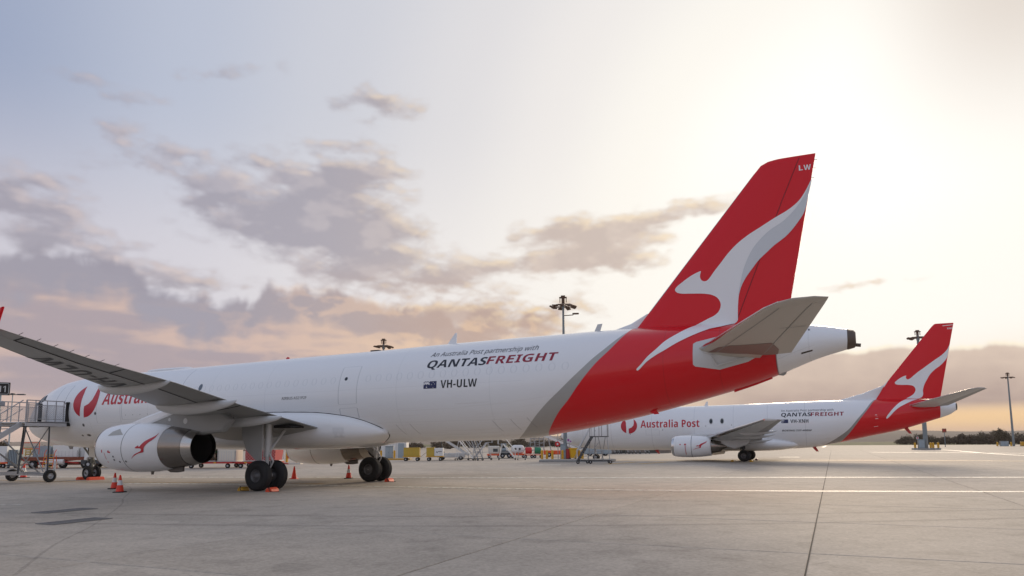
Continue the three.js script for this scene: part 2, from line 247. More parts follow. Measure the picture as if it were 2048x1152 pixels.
const paintWear = noiseTex(512, (u, v) => { const n = tfbm(u, v, 10, 201, 5), k = sstep(0.42, 0.6, n), f = tfbm(u, v, 120, 211, 2); const a = 0.62 + 0.36 * (1 - k * 0.75) + 0.1 * (f - 0.5); return [a, a * 0.985, a * 0.95]; });
const lineWhite = new THREE.MeshStandardMaterial({ color: rgb(0.78, 0.75, 0.7), map: paintWear, roughness: 0.6 }), lineYellow = new THREE.MeshStandardMaterial({ color: rgb(0.72, 0.46, 0.16), map: paintWear, roughness: 0.6 });
struct('white_apron_line', ribbon(smooth([[10.8, 2.0], [15, 1.15], [19.7, 0.45], [26, -0.2], [31.4, -0.75], [36.9, -1.75], [42.8, -3.4], [50.1, -5.7], [62, -9.6]], 80), 0.62), lineWhite);
struct('white_apron_line', ribbon(smooth([[-4, -0.6], [4, -2.7], [11.5, -4.95], [19, -7.1], [27, -9.4], [34.1, -11.95], [42.1, -14.9], [52.2, -18.2], [66, -22.6]], 80), 0.8), lineWhite);
struct('yellow_taxi_line', ribbon(smooth([[-6, 1.6], [2, 2.25], [8, 1.7], [14, 0.2], [18, -0.9], [21, -1.0]], 50), 0.3, 0.009), lineYellow);
struct('yellow_taxi_line', ribbon(smooth([[27, -49.4], [34, -51.4], [41, -52.8], [50, -53.4], [58, -52.2], [72, -49]], 40), 0.9), lineYellow);
struct('white_stand_mark', ribbon([[18.2, -31.1], [20.9, -31.8]], 1.5), lineWhite);
struct('white_stand_mark', ribbon([[31.5, -33.05], [33.9, -33.65]], 0.7), lineWhite);
struct('white_stand_mark', ribbon([[35.3, -66.9], [37.6, -67.2]], 2.2), lineWhite);
struct('white_stand_mark', ribbon([[22.2, -14.8], [23.5, -16.0]], 0.4), lineWhite);
struct('white_stand_mark', ribbon([[17.2, 13.4], [19.7, 12.35]], 0.2), lineWhite);
struct('white_apron_line', ribbon([[45.8, -109.8], [56.5, -104], [66, -97], [90, -80]], 2.4), lineWhite);
struct('white_apron_line', ribbon(smooth([[58, -146], [59.6, -132], [60.6, -101], [62.5, -77], [66, -60]], 20), 1.1), lineWhite);
struct('white_apron_line', ribbon([[33.4, -211], [30.5, -300]], 0.9), lineWhite);
struct('yellow_lead_line', ribbon([[24.1, -34.8], [24.7, -42.2]], 0.7, 0.008), lineYellow);
struct('yellow_lead_line', ribbon([[26.7, -35.8], [27.5, -42.4]], 0.7, 0.008), lineYellow);
const rubberMark = std(rgb(0.13, 0.125, 0.12), 0.75, 0, { transparent: true, opacity: 0.14 });
struct('tyre_mark', ribbon(smooth([[10.6, 2.2], [14.6, 4.6], [17.5, 6.8], [20.4, 9.2], [22.9, 11.1], [27.7, 15.3], [30.4, 17.95], [33.2, 20.3]], 60), 0.06, 0.0045), rubberMark);
struct('tyre_mark', ribbon(smooth([[36, -0.5], [35.4, -1.8], [34.9, -2.6], [33, -4.2]], 30), 0.08, 0.0045), rubberMark);
struct('tyre_mark', ribbon(smooth([[41.5, -24], [38.5, -8], [37.2, 2.2], [33.5, 12], [31.8, 15.8]], 50), 0.06, 0.0045), rubberMark);
for (const [x0, z0, x1, z1, t] of [[40.1, 10.9, 40.7, 10.7, 0.09], [41.4, 12.6, 41.75, 12.75, 0.05], [38.8, 9.3, 39.6, 9.05, 0.03], [36.2, 13.4, 36.35, 13.5, 0.07], [39.6, 15.2, 39.75, 15.25, 0.06], [43.9, 14.5, 44.1, 14.2, 0.05], [33.9, 10.2, 35.3, 9.6, 0.035]]) struct('oil_stain', ribbon([[x0, z0], [(x0 + x1) / 2, (z0 + z1) / 2 + 0.02], [x1, z1]], t, 0.005), rubberMark);
struct('tyre_mark', ribbon(smooth([[60, -6], [50, 1.5], [42, 6.8], [34, 10.6], [24, 13.8]], 60), 0.3, 0.0045), std(rgb(0.2, 0.19, 0.18), 0.8, 0, { transparent: true, opacity: 0.12 }));
struct('tyre_mark', ribbon(smooth([[60, -3.6], [50, 3.9], [42, 9.2], [34, 13], [24, 16.2]], 60), 0.3, 0.0045), std(rgb(0.2, 0.19, 0.18), 0.8, 0, { transparent: true, opacity: 0.12 }));
// two drain grates let into the slabs
for (const [x, z, which] of [[23.25, 13.15, 'farther'], [26.45, 14.95, 'nearer']]) {
  const t = thing('drain_grate', `dark steel drain grate flush in the concrete, ${which} of the two`, 'drain', [x, 0.004, z], GRID_A, 'drain grates in the apron');
  const w = 0.6, d = 1.5, rim = []; for (const sx of [-1, 1]) rim.push(box(sx * (w / 2 + 0.02), 0.006, 0, 0.05, 0.012, d + 0.09)); for (const sz of [-1, 1]) rim.push(box(0, 0.006, sz * (d / 2 + 0.02), w - 0.01, 0.012, 0.05));
  part(t, 'frame', join(rim), std(rgb(0.2, 0.195, 0.19), 0.65, 0.2));
  const bars = []; for (let k = 0; k < 32; k++) bars.push(box(0, 0.003, -d / 2 + (k + 0.5) * d / 32, w - 0.02, 0.006, 0.03)); part(t, 'grate_bars', join(bars), std(rgb(0.17, 0.165, 0.16), 0.65, 0.2));
  part(t, 'cover_plate', new THREE.PlaneGeometry(w, d).rotateX(-Math.PI / 2), std(rgb(0.17, 0.165, 0.16), 0.65, 0.2));
}
// grass beyond the apron, far hills
{
  const grassMap = noiseTex(256, (u, v) => { const n = tfbm(u, v, 8, 221, 5); return [0.34 + 0.22 * (n - 0.5), 0.36 + 0.2 * (n - 0.5), 0.2 + 0.1 * (n - 0.5)]; });
  const g = new THREE.PlaneGeometry(9000, 3600).rotateX(-Math.PI / 2).translate(0, -0.06, -2090); for (let i = 0, uv = g.attributes.uv, p = g.attributes.position; i < uv.count; i++) uv.setXY(i, p.getX(i) / 30, p.getZ(i) / 30);
  struct('grass_field', g, new THREE.MeshStandardMaterial({ map: grassMap, color: rgb(0.9, 0.9, 0.9), roughness: 1 }));
  struct('ground', new THREE.PlaneGeometry(8000, 7000).rotateX(-Math.PI / 2).translate(0, -0.12, -400), std(rgb(0.2, 0.19, 0.15), 1));
  const hill = (z0, h, s, col) => {
    const n = 160, P = [], I = []; for (let i = 0; i <= n; i++) { const x = -4200 + 8400 * i / n, y = h * (0.35 + 0.9 * fbm(i * 0.11, 1, s, 4)); P.push(x, -1, z0, x, y * 0.55, z0 - 160 - 60 * vn(i * 0.3, 2, s), x, y, z0 - 420, x, -1, z0 - 900); } for (let i = 0; i < n; i++) for (let k = 0; k < 3; k++) { const a = i * 4 + k, b = a + 4; I.push(a, b, a + 1, a + 1, b, b + 1); }
    const g2 = new THREE.BufferGeometry(); g2.setAttribute('position', new THREE.Float32BufferAttribute(P, 3)); g2.setIndex(I); g2.computeVertexNormals(); g2.setAttribute('uv', new THREE.BufferAttribute(new Float32Array(P.length / 3 * 2), 2)); struct('hills', g2, std(col, 1));
  };
  hill(-1500, 24, 301, rgb(0.13, 0.11, 0.09)); hill(-2400, 46, 302, rgb(0.13, 0.11, 0.09));
}

// warm evening haze
scene.fog = new THREE.FogExp2(new THREE.Color(0.93, 0.8, 0.7), 0.00013);

// ================================================================ AIRCRAFT
const interpS = (S, x, k) => {                                         // smooth station interpolation
  const n = S.length; if (x <= S[0][0]) return S[0][k]; if (x >= S[n - 1][0]) return S[n - 1][k];
  let i = 0; while (x > S[i + 1][0]) i++;
  const h = S[i + 1][0] - S[i][0], t = (x - S[i][0]) / h, d = (a) => (S[a + 1][k] - S[a][k]) / (S[a + 1][0] - S[a][0]);
  const slope = (a) => { if (a === 0) return d(0); if (a === n - 1) return d(n - 2); const p = d(a - 1), q = d(a); return p * q <= 0 ? 0 : 2 * p * q / (p + q); };
  const m0 = slope(i) * h, m1 = slope(i + 1) * h, t2 = t * t, t3 = t2 * t;
  return (2 * t3 - 3 * t2 + 1) * S[i][k] + (t3 - 2 * t2 + t) * m0 + (-2 * t3 + 3 * t2) * S[i + 1][k] + (t3 - t2) * m1;
};
const section = (S, x) => { const T = interpS(S, x, 1), B = interpS(S, x, 2); return { yc: (T + B) / 2, h: Math.max(1e-3, (T - B) / 2), w: Math.max(1e-3, interpS(S, x, 3)) }; };
const sideZ = (S, x, y, n = 2) => { const { yc, h, w } = section(S, x), q = Math.min(0.9995, Math.abs((y - yc) / h)); return w * Math.pow(1 - Math.pow(q, n), 1 / n); };
function hullGeo(S, { n = 2, nt = 72, sub = 7, x0 = S[0][0], x1 = S[S.length - 1][0], capEnds = false } = {}) {
  const xs = []; for (let i = 0; i + 1 < S.length; i++) { const k = i < 4 ? sub + 4 : sub; for (let j = 0; j < k; j++) { const t = j / k; xs.push(S[i][0] + (S[i + 1][0] - S[i][0]) * (i === 0 ? t * t : t)); } } xs.push(x1);
  const P = [], U = [], I = [];
  xs.forEach((x) => { const { yc, h, w } = section(S, x); for (let k = 0; k <= nt; k++) { const th = -Math.PI + 2 * Math.PI * k / nt, c = Math.cos(th), s = Math.sin(th), e = 2 / n; P.push(x, yc + h * Math.sign(s) * Math.pow(Math.abs(s), e), w * Math.sign(c) * Math.pow(Math.abs(c), e)); U.push((x - x0) / (x1 - x0), 0.5 + Math.asin(Math.max(-1, Math.min(1, s))) / Math.PI); } });
  for (let i = 0; i + 1 < xs.length; i++) for (let k = 0; k < nt; k++) { const a = i * (nt + 1) + k, b = a + nt + 1; I.push(a, b, a + 1, a + 1, b, b + 1); }
  const g = new THREE.BufferGeometry(); g.setAttribute('position', new THREE.Float32BufferAttribute(P, 3)); g.setAttribute('uv', new THREE.Float32BufferAttribute(U, 2)); g.setIndex(I); g.computeVertexNormals();
  const N = g.attributes.normal; for (let i = 0; i < xs.length; i++) { const a = i * (nt + 1), b = a + nt, v = V(N.getX(a) + N.getX(b), N.getY(a) + N.getY(b), N.getZ(a) + N.getZ(b)).normalize(); N.setXYZ(a, v.x, v.y, v.z); N.setXYZ(b, v.x, v.y, v.z); }
  return g;
}
function mirrorZ(g) { const h = flat(g.clone()); const p = h.attributes.position, n = h.attributes.normal, u = h.attributes.uv; for (let i = 0; i < p.count; i++) { p.setZ(i, -p.getZ(i)); n.setZ(i, -n.getZ(i)); } for (let i = 0; i < p.count; i += 3) for (const a of [p, n, u]) { const s = a.itemSize; for (let k = 0; k < s; k++) { const q = a.array[(i + 1) * s + k]; a.array[(i + 1) * s + k] = a.array[(i + 2) * s + k]; a.array[(i + 2) * s + k] = q; } } return h; }
// lifting surfaces: sections [span, xLE, xTE, yLE, yTE, thickness], axis 'z' for wings, 'y' for fins (then yLE, yTE hold z)
const naca = (c, t) => 5 * t * (0.2969 * Math.sqrt(c) - 0.126 * c - 0.3516 * c * c + 0.2843 * c ** 3 - 0.1015 * c ** 4) + 0.0012;
const wsec = (S, s) => { let i = 0; while (i < S.length - 2 && s > S[i + 1][0]) i++; const t = (s - S[i][0]) / (S[i + 1][0] - S[i][0]); return [1, 2, 3, 4, 5].map((k) => S[i][k] + (S[i + 1][k] - S[i][k]) * t); };
function wingPoint(S, axis, s, c, up, camber = 0) { const [xl, xt, yl, yt, tc] = wsec(S, s), ch = xt - xl, hgt = naca(c, tc) * ch, x = xl + c * ch, m = yl + (yt - yl) * c + camber * ch * 4 * c * (1 - c); return axis === 'z' ? [x, m + up * hgt, s] : [x, s, m + up * hgt]; }
function wingPanel(S, { axis = 'z', c0 = 0, c1 = 1, s0 = S[0][0], s1 = S[S.length - 1][0], nc = 14, camber = 0, drop = 0 } = {}) {
  const cs = []; for (let i = 0; i <= nc; i++) { const t = i / nc; cs.push(c0 === 0 ? c1 * t * t : c0 + (c1 - c0) * t); }
  const ss = [s0, ...S.map((q) => q[0]).filter((q) => q > s0 + 1e-3 && q < s1 - 1e-3), s1].flatMap((a, i, A) => i + 1 < A.length ? [0, 1, 2, 3].map((k) => a + (A[i + 1] - a) * k / 4) : [a]);
  const loops = ss.map((s) => [...cs.map((c) => wingPoint(S, axis, s, c, 1, camber)), ...[...cs].reverse().map((c) => wingPoint(S, axis, s, c, -1, camber))]);
  const P = []; const tri = (a, b, c) => P.push(...a, ...b, ...c); const m = loops[0].length;
  for (let i = 0; i + 1 < loops.length; i++) for (let k = 0; k < m; k++) { const a = loops[i][k], b = loops[i][(k + 1) % m], c = loops[i + 1][k], d = loops[i + 1][(k + 1) % m]; tri(a, c, b); tri(b, c, d); }
  for (const [L, f] of [[loops[0], 0], [loops[loops.length - 1], 1]]) for (let k = 0; k < nc; k++) { const a = L[k], b = L[k + 1], c = L[m - 1 - k], d = L[m - 2 - k]; if (f) { tri(a, c, b); tri(b, c, d); } else { tri(a, b, c); tri(b, d, c); } }
  const g = new THREE.BufferGeometry(); g.setAttribute('position', new THREE.Float32BufferAttribute(P, 3));
  const U = new Float32Array(P.length / 3 * 2); for (let i = 0; i < P.length / 3; i++) { U[2 * i] = P[3 * i] / 6; U[2 * i + 1] = P[3 * i + (axis === 'z' ? 2 : 1)] / 6; } g.setAttribute('uv', new THREE.BufferAttribute(U, 2));
  return toCreasedNormals(g, 0.7);
}
const tess = new TessellateModifier(0.22, 8), tessBig = new TessellateModifier(0.3, 9), tessFine = new TessellateModifier(0.09, 12);
const shapeOf = (pts) => new THREE.Shape(pts.map(([x, y]) => new THREE.Vector2(x, y)));
const spline = (pts, n = 160) => new THREE.CatmullRomCurve3(pts.map(([x, y]) => V(x, y, 0)), false, 'centripetal').getSpacedPoints(n).map((p) => [p.x, p.y]);
// flat print wrapped on a surface: fn(x, y) -> { z, n: [nx, ny, nz] }
function wrap(shapes, fn, off = 0.006, big = 0) {
  let g = new THREE.ShapeGeometry(shapes, 5); g = (big === 2 ? tessFine : big ? tessBig : tess).modify(g.toNonIndexed()); const p = g.attributes.position, N = [];
  for (let i = 0; i < p.count; i++) { const x = p.getX(i), y = p.getY(i), r = fn(x, y); p.setXYZ(i, x + r.n[0] * off, y + r.n[1] * off, r.z + r.n[2] * off); N.push(...r.n); }
  g.setAttribute('normal', new THREE.Float32BufferAttribute(N, 3)); return g;
}
const onHull = (S, n = 2) => (x, y) => { const { yc, h, w } = section(S, x), z = sideZ(S, x, y, n), q = (y - yc) / h, v = V(0, Math.sign(q) * Math.pow(Math.abs(q), n - 1) / h, Math.pow(z / w, n - 1) / w).normalize(); return { z, n: [v.x, v.y, v.z] }; };
const onFin = (S) => (x, y) => { const [xl, xt, , , tc] = wsec(S, y), ch = xt - xl, c = Math.min(1, Math.max(0, (x - xl) / ch)); return { z: naca(c, tc) * ch, n: [0, 0, 1] }; };
const onNacelle = (prof, yc, zc) => (x, y) => { let i = 0; while (i < prof.length - 2 && x > prof[i + 1][0]) i++; const r = prof[i][1] + (prof[i + 1][1] - prof[i][1]) * (x - prof[i][0]) / (prof[i + 1][0] - prof[i][0]), q = Math.min(0.999, Math.max(-0.999, (y - yc) / r)); return { z: zc + r * Math.sqrt(1 - q * q), n: [0, q, Math.sqrt(1 - q * q)] }; };
// lettering: baseline from (x0, y0), total width w, capital height h, slant
function letters(font, text, x0, y0, w, h, slant = 0) {
  const shapes = font.generateShapes(text, 100, 4), all = shapes.flatMap((s) => s.getPoints(2)); const a = Math.min(...all.map((p) => p.x)), b = Math.max(...all.map((p) => p.x)), cap = Math.max(...font.generateShapes('H', 100, 2).flatMap((s) => s.getPoints(2)).map((p) => p.y));
  const T = (p) => { const y = p.y * h / cap; return new THREE.Vector2(x0 + (p.x - a) / (b - a) * (w - slant * h) + y * slant, y0 + y); };
  return shapes.map((s) => { const o = new THREE.Shape(s.getPoints(4).map(T)); o.holes = s.holes.map((hh) => new THREE.Path(hh.getPoints(4).map(T))); return o; });
}
// the leaping silhouette on the fins and engines, traced once as an outline
const LEAP = [[972, 150], [945, 205], [915, 250], [870, 290], [800, 335], [740, 375], [680, 415], [630, 455], [590, 500], [555, 545], [525, 585], [505, 615], [490, 628], [470, 626], [460, 610], [466, 580], [440, 592], [405, 612], [375, 635], [352, 655], [345, 668], [355, 680], [375, 685], [420, 686], [480, 686], [520, 692], [545, 708], [557, 735], [550, 765], [530, 785], [500, 802], [450, 830], [400, 850], [350, 875], [300, 905], [260, 940], [220, 975], [190, 1010], [168, 1035], [172, 1040], [180, 1036], [215, 1000], [260, 968], [300, 945], [350, 915], [400, 890], [450, 868], [500, 850], [560, 838], [600, 830], [625, 820], [635, 805], [635, 780], [636, 740], [640, 690], [652, 650], [672, 610], [700, 570], [730, 530], [770, 490], [800, 460], [850, 420], [880, 390], [910, 350], [935, 310], [945, 285], [955, 240], [965, 195]];
const leapAt = (x0, y0, x1, y1) => shapeOf(LEAP.map(([a, b]) => [x0 + (a - 168) / 807 * (x1 - x0), y0 + (1040 - b) / 890 * (y1 - y0)]));
// postal roundel: a red disc with a pale letter-like curve through it
function roundel(cx, cy, rx, ry) {
  const arc = (a0, a1, k, n = 24) => Array.from({ length: n + 1 }, (_, i) => { const t = (a0 + (a1 - a0) * i / n) * D2R; return [cx + rx * k * Math.cos(t), cy + ry * k * Math.sin(t)]; });
  const left = [...arc(122, 250, 1), [cx - 0.33 * rx, cy - 0.3 * ry], [cx - 0.38 * rx, cy + 0.4 * ry]];
  const right = [...arc(268, 418, 1), ...[[0.58, 0.6], [0.6, 0.32], [0.53, 0.02], [0.32, -0.22], [-0.03, -0.36], [-0.03, -0.7]].map(([a, b]) => [cx + a * rx, cy + b * ry])];
  return [shapeOf(left), shapeOf(right)];
}
function hullCanvas(S, W, H, draw) {
  const cv = document.createElement('canvas'); cv.width = W; cv.height = H; const g = cv.getContext('2d'), x0 = S[0][0], x1 = S[S.length - 1][0];
  const X = (x) => (x - x0) / (x1 - x0) * W, Y = (deg) => (0.5 - deg / 180) * H;
  g.fillStyle = 'rgb(232,234,236)'; g.fillRect(0, 0, W, H); draw(g, X, Y, W, H);
  const t = new THREE.CanvasTexture(cv); t.colorSpace = THREE.SRGBColorSpace; t.anisotropy = 8; return t;
}
const poly = (g, X, Y, pts) => { g.beginPath(); pts.forEach(([x, a], i) => (i ? g.lineTo(X(x), Y(a)) : g.moveTo(X(x), Y(a)))); g.closePath(); g.fill(); };
function grime(g, W, H, seed, amount) {                              // streaks of oil film and dust, as found on a working aircraft
  const r = rng(seed); for (let k = 0; k < 900 * amount; k++) { const x = r() * W, y = H * (0.55 + 0.45 * Math.sqrt(r())), l = 10 + r() * 90; g.strokeStyle = `rgba(${96 + 30 * r()},${86 + 24 * r()},${72 + 20 * r()},${0.015 + 0.035 * r()})`; g.lineWidth = 1 + r() * 5; g.beginPath(); g.moveTo(x, y); g.lineTo(x + l, y + (r() - 0.5) * 8); g.stroke(); }
}
const thetaOf = (S, x, y) => { const { yc, h } = section(S, x); return Math.asin(Math.max(-1, Math.min(1, (y - yc) / h))) / D2R; };
function wheel(R, Wd, hub) {                                         // axle along z, returns tyre and rim geometries
  const s = Wd / 2, t = []; t.push([-s * 0.72, hub]); t.push([-s * 0.98, hub + (R - hub) * 0.28]); t.push([-s, hub + (R - hub) * 0.55]); t.push([-s * 0.9, R - 0.09]); t.push([-s * 0.62, R - 0.025]);
  for (const q of [-0.5, -0.46, -0.2, -0.16, 0.16, 0.2, 0.46, 0.5]) { t.push([s * q, R - (Math.abs(Math.abs(q) - 0.48) < 0.03 || Math.abs(Math.abs(q) - 0.18) < 0.03 ? 0.012 : 0)]); }
  t.push([s * 0.62, R - 0.025]); t.push([s * 0.9, R - 0.09]); t.push([s, hub + (R - hub) * 0.55]); t.push([s * 0.98, hub + (R - hub) * 0.28]); t.push([s * 0.72, hub]);
  const rim = lathe([[-s * 0.72, 0.02], [-s * 0.74, hub * 0.4], [-s * 0.45, hub * 0.55], [-s * 0.4, hub * 0.82], [-s * 0.78, hub * 0.95], [-s * 0.7, hub + 0.005], [s * 0.7, hub + 0.005], [s * 0.78, hub * 0.95], [s * 0.4, hub * 0.82], [s * 0.45, hub * 0.55], [s * 0.74, hub * 0.4], [s * 0.86, hub * 0.22], [s * 0.88, 0.0]], 'z', 28);
  const bolts = []; for (let k = 0; k < 8; k++) { const a = k * Math.PI / 4; bolts.push(rod([Math.cos(a) * hub * 0.68, Math.sin(a) * hub * 0.68, s * 0.3], [Math.cos(a) * hub * 0.68, Math.sin(a) * hub * 0.68, s * 0.56], 0.022, 6)); }
  return { tyre: lathe(t, 'z', 44), rim: join(rim, bolts) };
}
function addWheels(parent, list, w, rimMat) { for (const [x, y, z] of list) { const a = part(parent, 'tyre', w.tyre, M.tyre); a.position.set(x, y, z); const b = part(parent, 'rim', w.rim, rimMat); b.position.set(x, y, z); if (z < 0) b.rotation.y = Math.PI; } }
function edgeStrip(fn, xs, r, mat, parent, name) { const c = new THREE.CatmullRomCurve3(xs.map(fn)); return part(parent, name, new THREE.TubeGeometry(c, xs.length * 2, r, 6), mat); }

// ---------------------------------------------------------------- large jet freighter, port side to the camera
{
  const S = [[-.35, 3.1, 3.05, .02], [-.2, 3.5, 2.75, .45], [.2, 3.95, 2.5, .8], [.8, 4.45, 2.28, 1.12], [1.46, 4.97, 2.12, 1.38], [2.6, 5.42, 1.95, 1.68], [3.81, 5.7, 1.84, 1.87], [5.5, 5.84, 1.77, 1.96], [7.5, 5.89, 1.76, 1.975], [13.3, 5.97, 1.8, 1.975], [19.35, 6.07, 1.85, 1.975], [25.5, 6.15, 1.95, 1.975], [28.6, 6.21, 2.0, 1.975], [31, 6.24, 2.04, 1.975], [32.5, 6.255, 2.11, 1.97], [33.8, 6.26, 2.28, 1.945], [35.5, 6.28, 2.56, 1.85], [37.3, 6.27, 2.92, 1.7], [39.5, 6.22, 3.46, 1.43], [41.2, 6.13, 3.92, 1.13], [42.1, 6.06, 4.23, .96], [43.5, 5.9, 4.77, .6], [44.4, 5.71, 5.02, .36]];
  const jet = thing('jet_airliner', 'large white twin-engine cargo jet in front with red tail reaching highest', 'airplane');
  const GREY = [[36.97, 63], [36.684, 46.8], [36.234, 29.6], [35.782, 17.2], [35.45, 8.2], [34.994, -2.7], [34.506, -13.9], [33.92, -26.3], [33.228, -43.6], [32.202, -77.4], [31.941, -90]];
  const RED = [[37.03, 90], [36.96, 62], [36.716, 41.5], [36.396, 26.1], [35.989, 13.1], [35.551, -1.2], [35.171, -13.8], [34.808, -25.9], [34.35, -38.6], [33.926, -54.2], [33.601, -69.1], [33.28, -90]];
  const livery = hullCanvas(S, 2048, 1024, (g, X, Y, W, H) => {
    g.fillStyle = 'rgb(168,168,166)'; poly(g, X, Y, [...spline(GREY, 60), ...spline(RED.slice(1), 60).reverse()]);
    g.fillStyle = 'rgb(212,12,27)'; poly(g, X, Y, [...spline(RED, 80), [42.15, -90], [42.15, 90]]);
    g.lineWidth = 1.1; g.strokeStyle = 'rgba(120,128,136,0.22)';
    for (const [a, b] of [[14.2, 23.8], [25.7, 34.9]]) for (let x = a; x <= b; x += 0.533) { g.beginPath(); g.ellipse(X(x), Y(thetaOf(S, x, 4.66 + 0.008 * (x - 20))), 0.125 * W / 44.75, 25, 0, 0, 7); g.stroke(); }
    const rect = (x0, x1, y0, y1, k = 0.6) => { g.strokeStyle = `rgba(105,112,120,${k})`; g.beginPath(); g.roundRect(X(x0), Y(thetaOf(S, x0, y1)), X(x1) - X(x0), Y(thetaOf(S, x0, y0)) - Y(thetaOf(S, x0, y1)), 5); g.stroke(); };
    g.lineWidth = 1.3; rect(24.17, 25.15, 3.62, 5.28, 0.34); rect(24.2, 25.15, 3.0, 3.45, 0.45); rect(8.0, 9.9, 3.1, 5.6, 0.28); rect(4.3, 5.2, 3.2, 5.2, 0.7);
    g.fillStyle = 'rgb(28,36,48)'; g.beginPath(); g.ellipse(X(24.5), Y(thetaOf(S, 24.5, 4.74)), 3.6, 13, 0, 0, 7); g.fill();
    rect(10.02, 14.2, 3.25, 5.7, 0.45); for (let k = 0; k < 7; k++) { g.fillStyle = 'rgba(80,86,94,0.8)'; g.fillRect(X(10.3 + k * 0.55), Y(thetaOf(S, 11, 3.5)), 2, 5); }
    g.lineWidth = 1; for (const x of [3.2, 7.4, 12, 16.3, 19.9, 27.2, 31.6, 38.4, 40.3, 43.2]) { g.strokeStyle = x > 37 && x < 42 ? 'rgba(120,0,10,0.22)' : 'rgba(120,126,132,0.12)'; g.beginPath(); g.moveTo(X(x), 0); g.lineTo(X(x), H); g.stroke(); }
    for (const y of [4.2, 2.75, 5.9]) { g.strokeStyle = 'rgba(120,126,132,0.24)'; g.beginPath(); for (let x = 6; x < 34; x += 1) g.lineTo(X(x), Y(thetaOf(S, x, y + 0.008 * (x - 20)))); g.stroke(); }
    g.strokeStyle = 'rgba(96,100,104,0.45)'; for (const x of [33.0, 32.3, 31.5, 27.6, 26.9]) { g.beginPath(); g.moveTo(X(x), Y(-40)); g.lineTo(X(x + 0.25), Y(-58)); g.stroke(); }
    g.strokeStyle = 'rgba(235,140,130,0.6)'; g.lineWidth = 1.5; g.strokeRect(X(35.2), Y(-66), X(35.9) - X(35.2), 14);
    g.strokeStyle = 'rgba(70,70,68,0.8)'; g.lineWidth = 1.2; g.beginPath(); g.moveTo(X(42.15), 0); g.lineTo(X(42.15), H); g.stroke();
    g.strokeStyle = 'rgba(110,110,105,0.5)'; g.beginPath(); g.moveTo(X(42.2), Y(-30)); g.lineTo(X(43.4), Y(-16)); g.stroke();
    g.fillStyle = 'rgb(58,48,40)'; g.fillRect(X(42.95), Y(-30), X(43.3) - X(42.95), 30); g.fillStyle = 'rgb(70,70,72)'; for (let k = 0; k < 6; k++) g.fillRect(X(42.7 + k * 0.1), Y(44), 2.2, 46);
    for (const [x, y, rx, ry] of [[7.92, 3.62, 4.2, 14], [6.8, 3.02, 4.6, 15], [6.85, 2.48, 8, 14], [6.3, 2.47, 4, 10]]) { g.fillStyle = 'rgba(120,120,122,0.9)'; g.beginPath(); g.ellipse(X(x), Y(thetaOf(S, x, y)), rx, ry, 0, 0, 7); g.fill(); g.fillStyle = 'rgba(40,42,46,0.9)'; g.beginPath(); g.ellipse(X(x), Y(thetaOf(S, x, y)), rx * 0.5, ry * 0.55, 0, 0, 7); g.fill(); }
    grime(g, W, H, 5, 1.3);
  });
  const fus = part(jet, 'fuselage', hullGeo(S, { nt: 96 }), new THREE.MeshPhysicalMaterial({ map: livery, color: rgb(0.97, 0.97, 0.97), roughness: 0.36, ...paintGloss }));
  const hull = onHull(S);
  part(fus, 'lettering', wrap(letters(fontR, 'An Australia Post partnership with', 28.58, 5.5, 4.95, 0.2, 0.2), hull), M.decalNavy);
  part(fus, 'lettering', wrap(letters(fontB, 'QANTAS', 28.55, 5.0, 2.85, 0.33, 0.25), hull), M.decalNavy);
  part(fus, 'lettering', wrap(letters(fontB, 'FREIGHT', 31.36, 5.02, 3.06, 0.325, 0.25), hull), M.decalDarkRed, 'dark red lettering');
  part(fus, 'lettering', wrap(letters(fontB, 'VH-ULW', 29.37, 4.14, 1.68, 0.32), hull), M.decalBlack);
  part(fus, 'lettering', wrap(letters(fontR, 'AIRBUS A321P2F', 20.94, 3.93, 1.46, 0.12), hull), M.decalBlack);
  part(fus, 'lettering', wrap(letters(fontB, 'Australia', 8.4, 4.06, 4.1, 0.68, 0.06), hull), M.decalRed, 'red lettering on the forward fuselage');
  part(fus, 'lettering', wrap(letters(fontB, 'Post', 12.85, 4.08, 2.15, 0.68, 0.06), hull), M.decalRed, 'red lettering beside the wing');
  for (const q of roundel(7.0, 4.36, 1.02, 0.93)) part(fus, 'roundel_half', wrap([q], hull), M.decalRed, 'red half of the postal roundel');
  const flagRect = (x0, x1, y0, y1) => shapeOf([[x0, y0], [x1, y0], [x1, y1], [x0, y1]]);
  const fl = part(fus, 'flag', wrap([flagRect(28.56, 29.18, 4.14, 4.44)], hull), M.flagBlue, 'small blue flag with a union canton and white stars');
  part(fl, 'flag_cross', wrap([flagRect(28.56, 28.86, 4.34, 4.37), flagRect(28.7, 28.73, 4.29, 4.44), shapeOf([[28.56, 4.29], [28.58, 4.29], [28.86, 4.42], [28.86, 4.44], [28.84, 4.44], [28.56, 4.31]]), shapeOf([[28.86, 4.29], [28.84, 4.29], [28.56, 4.42], [28.56, 4.44], [28.58, 4.44], [28.86, 4.31]])], hull, 0.009), M.decalWhite);
  const star = (x, y, r) => shapeOf(Array.from({ length: 14 }, (_, i) => [x + (i % 2 ? r * 0.45 : r) * Math.sin(i * Math.PI / 7), y + (i % 2 ? r * 0.45 : r) * Math.cos(i * Math.PI / 7)]));
  for (const q of [[28.71, 4.2, 0.04], [29.02, 4.39, 0.022], [29.02, 4.18, 0.022], [28.95, 4.3, 0.022], [29.09, 4.32, 0.022]]) part(fl, 'star', wrap([star(...q)], hull, 0.009), M.decalWhite);
  part(fus, 'cabin_window', wrap([shapeOf(Array.from({ length: 20 }, (_, i) => [15.55 + 0.12 * Math.cos(i * Math.PI / 10), 4.72 + 0.17 * Math.sin(i * Math.PI / 10)]))], hull), std(rgb(0.1, 0.13, 0.17), 0.2));
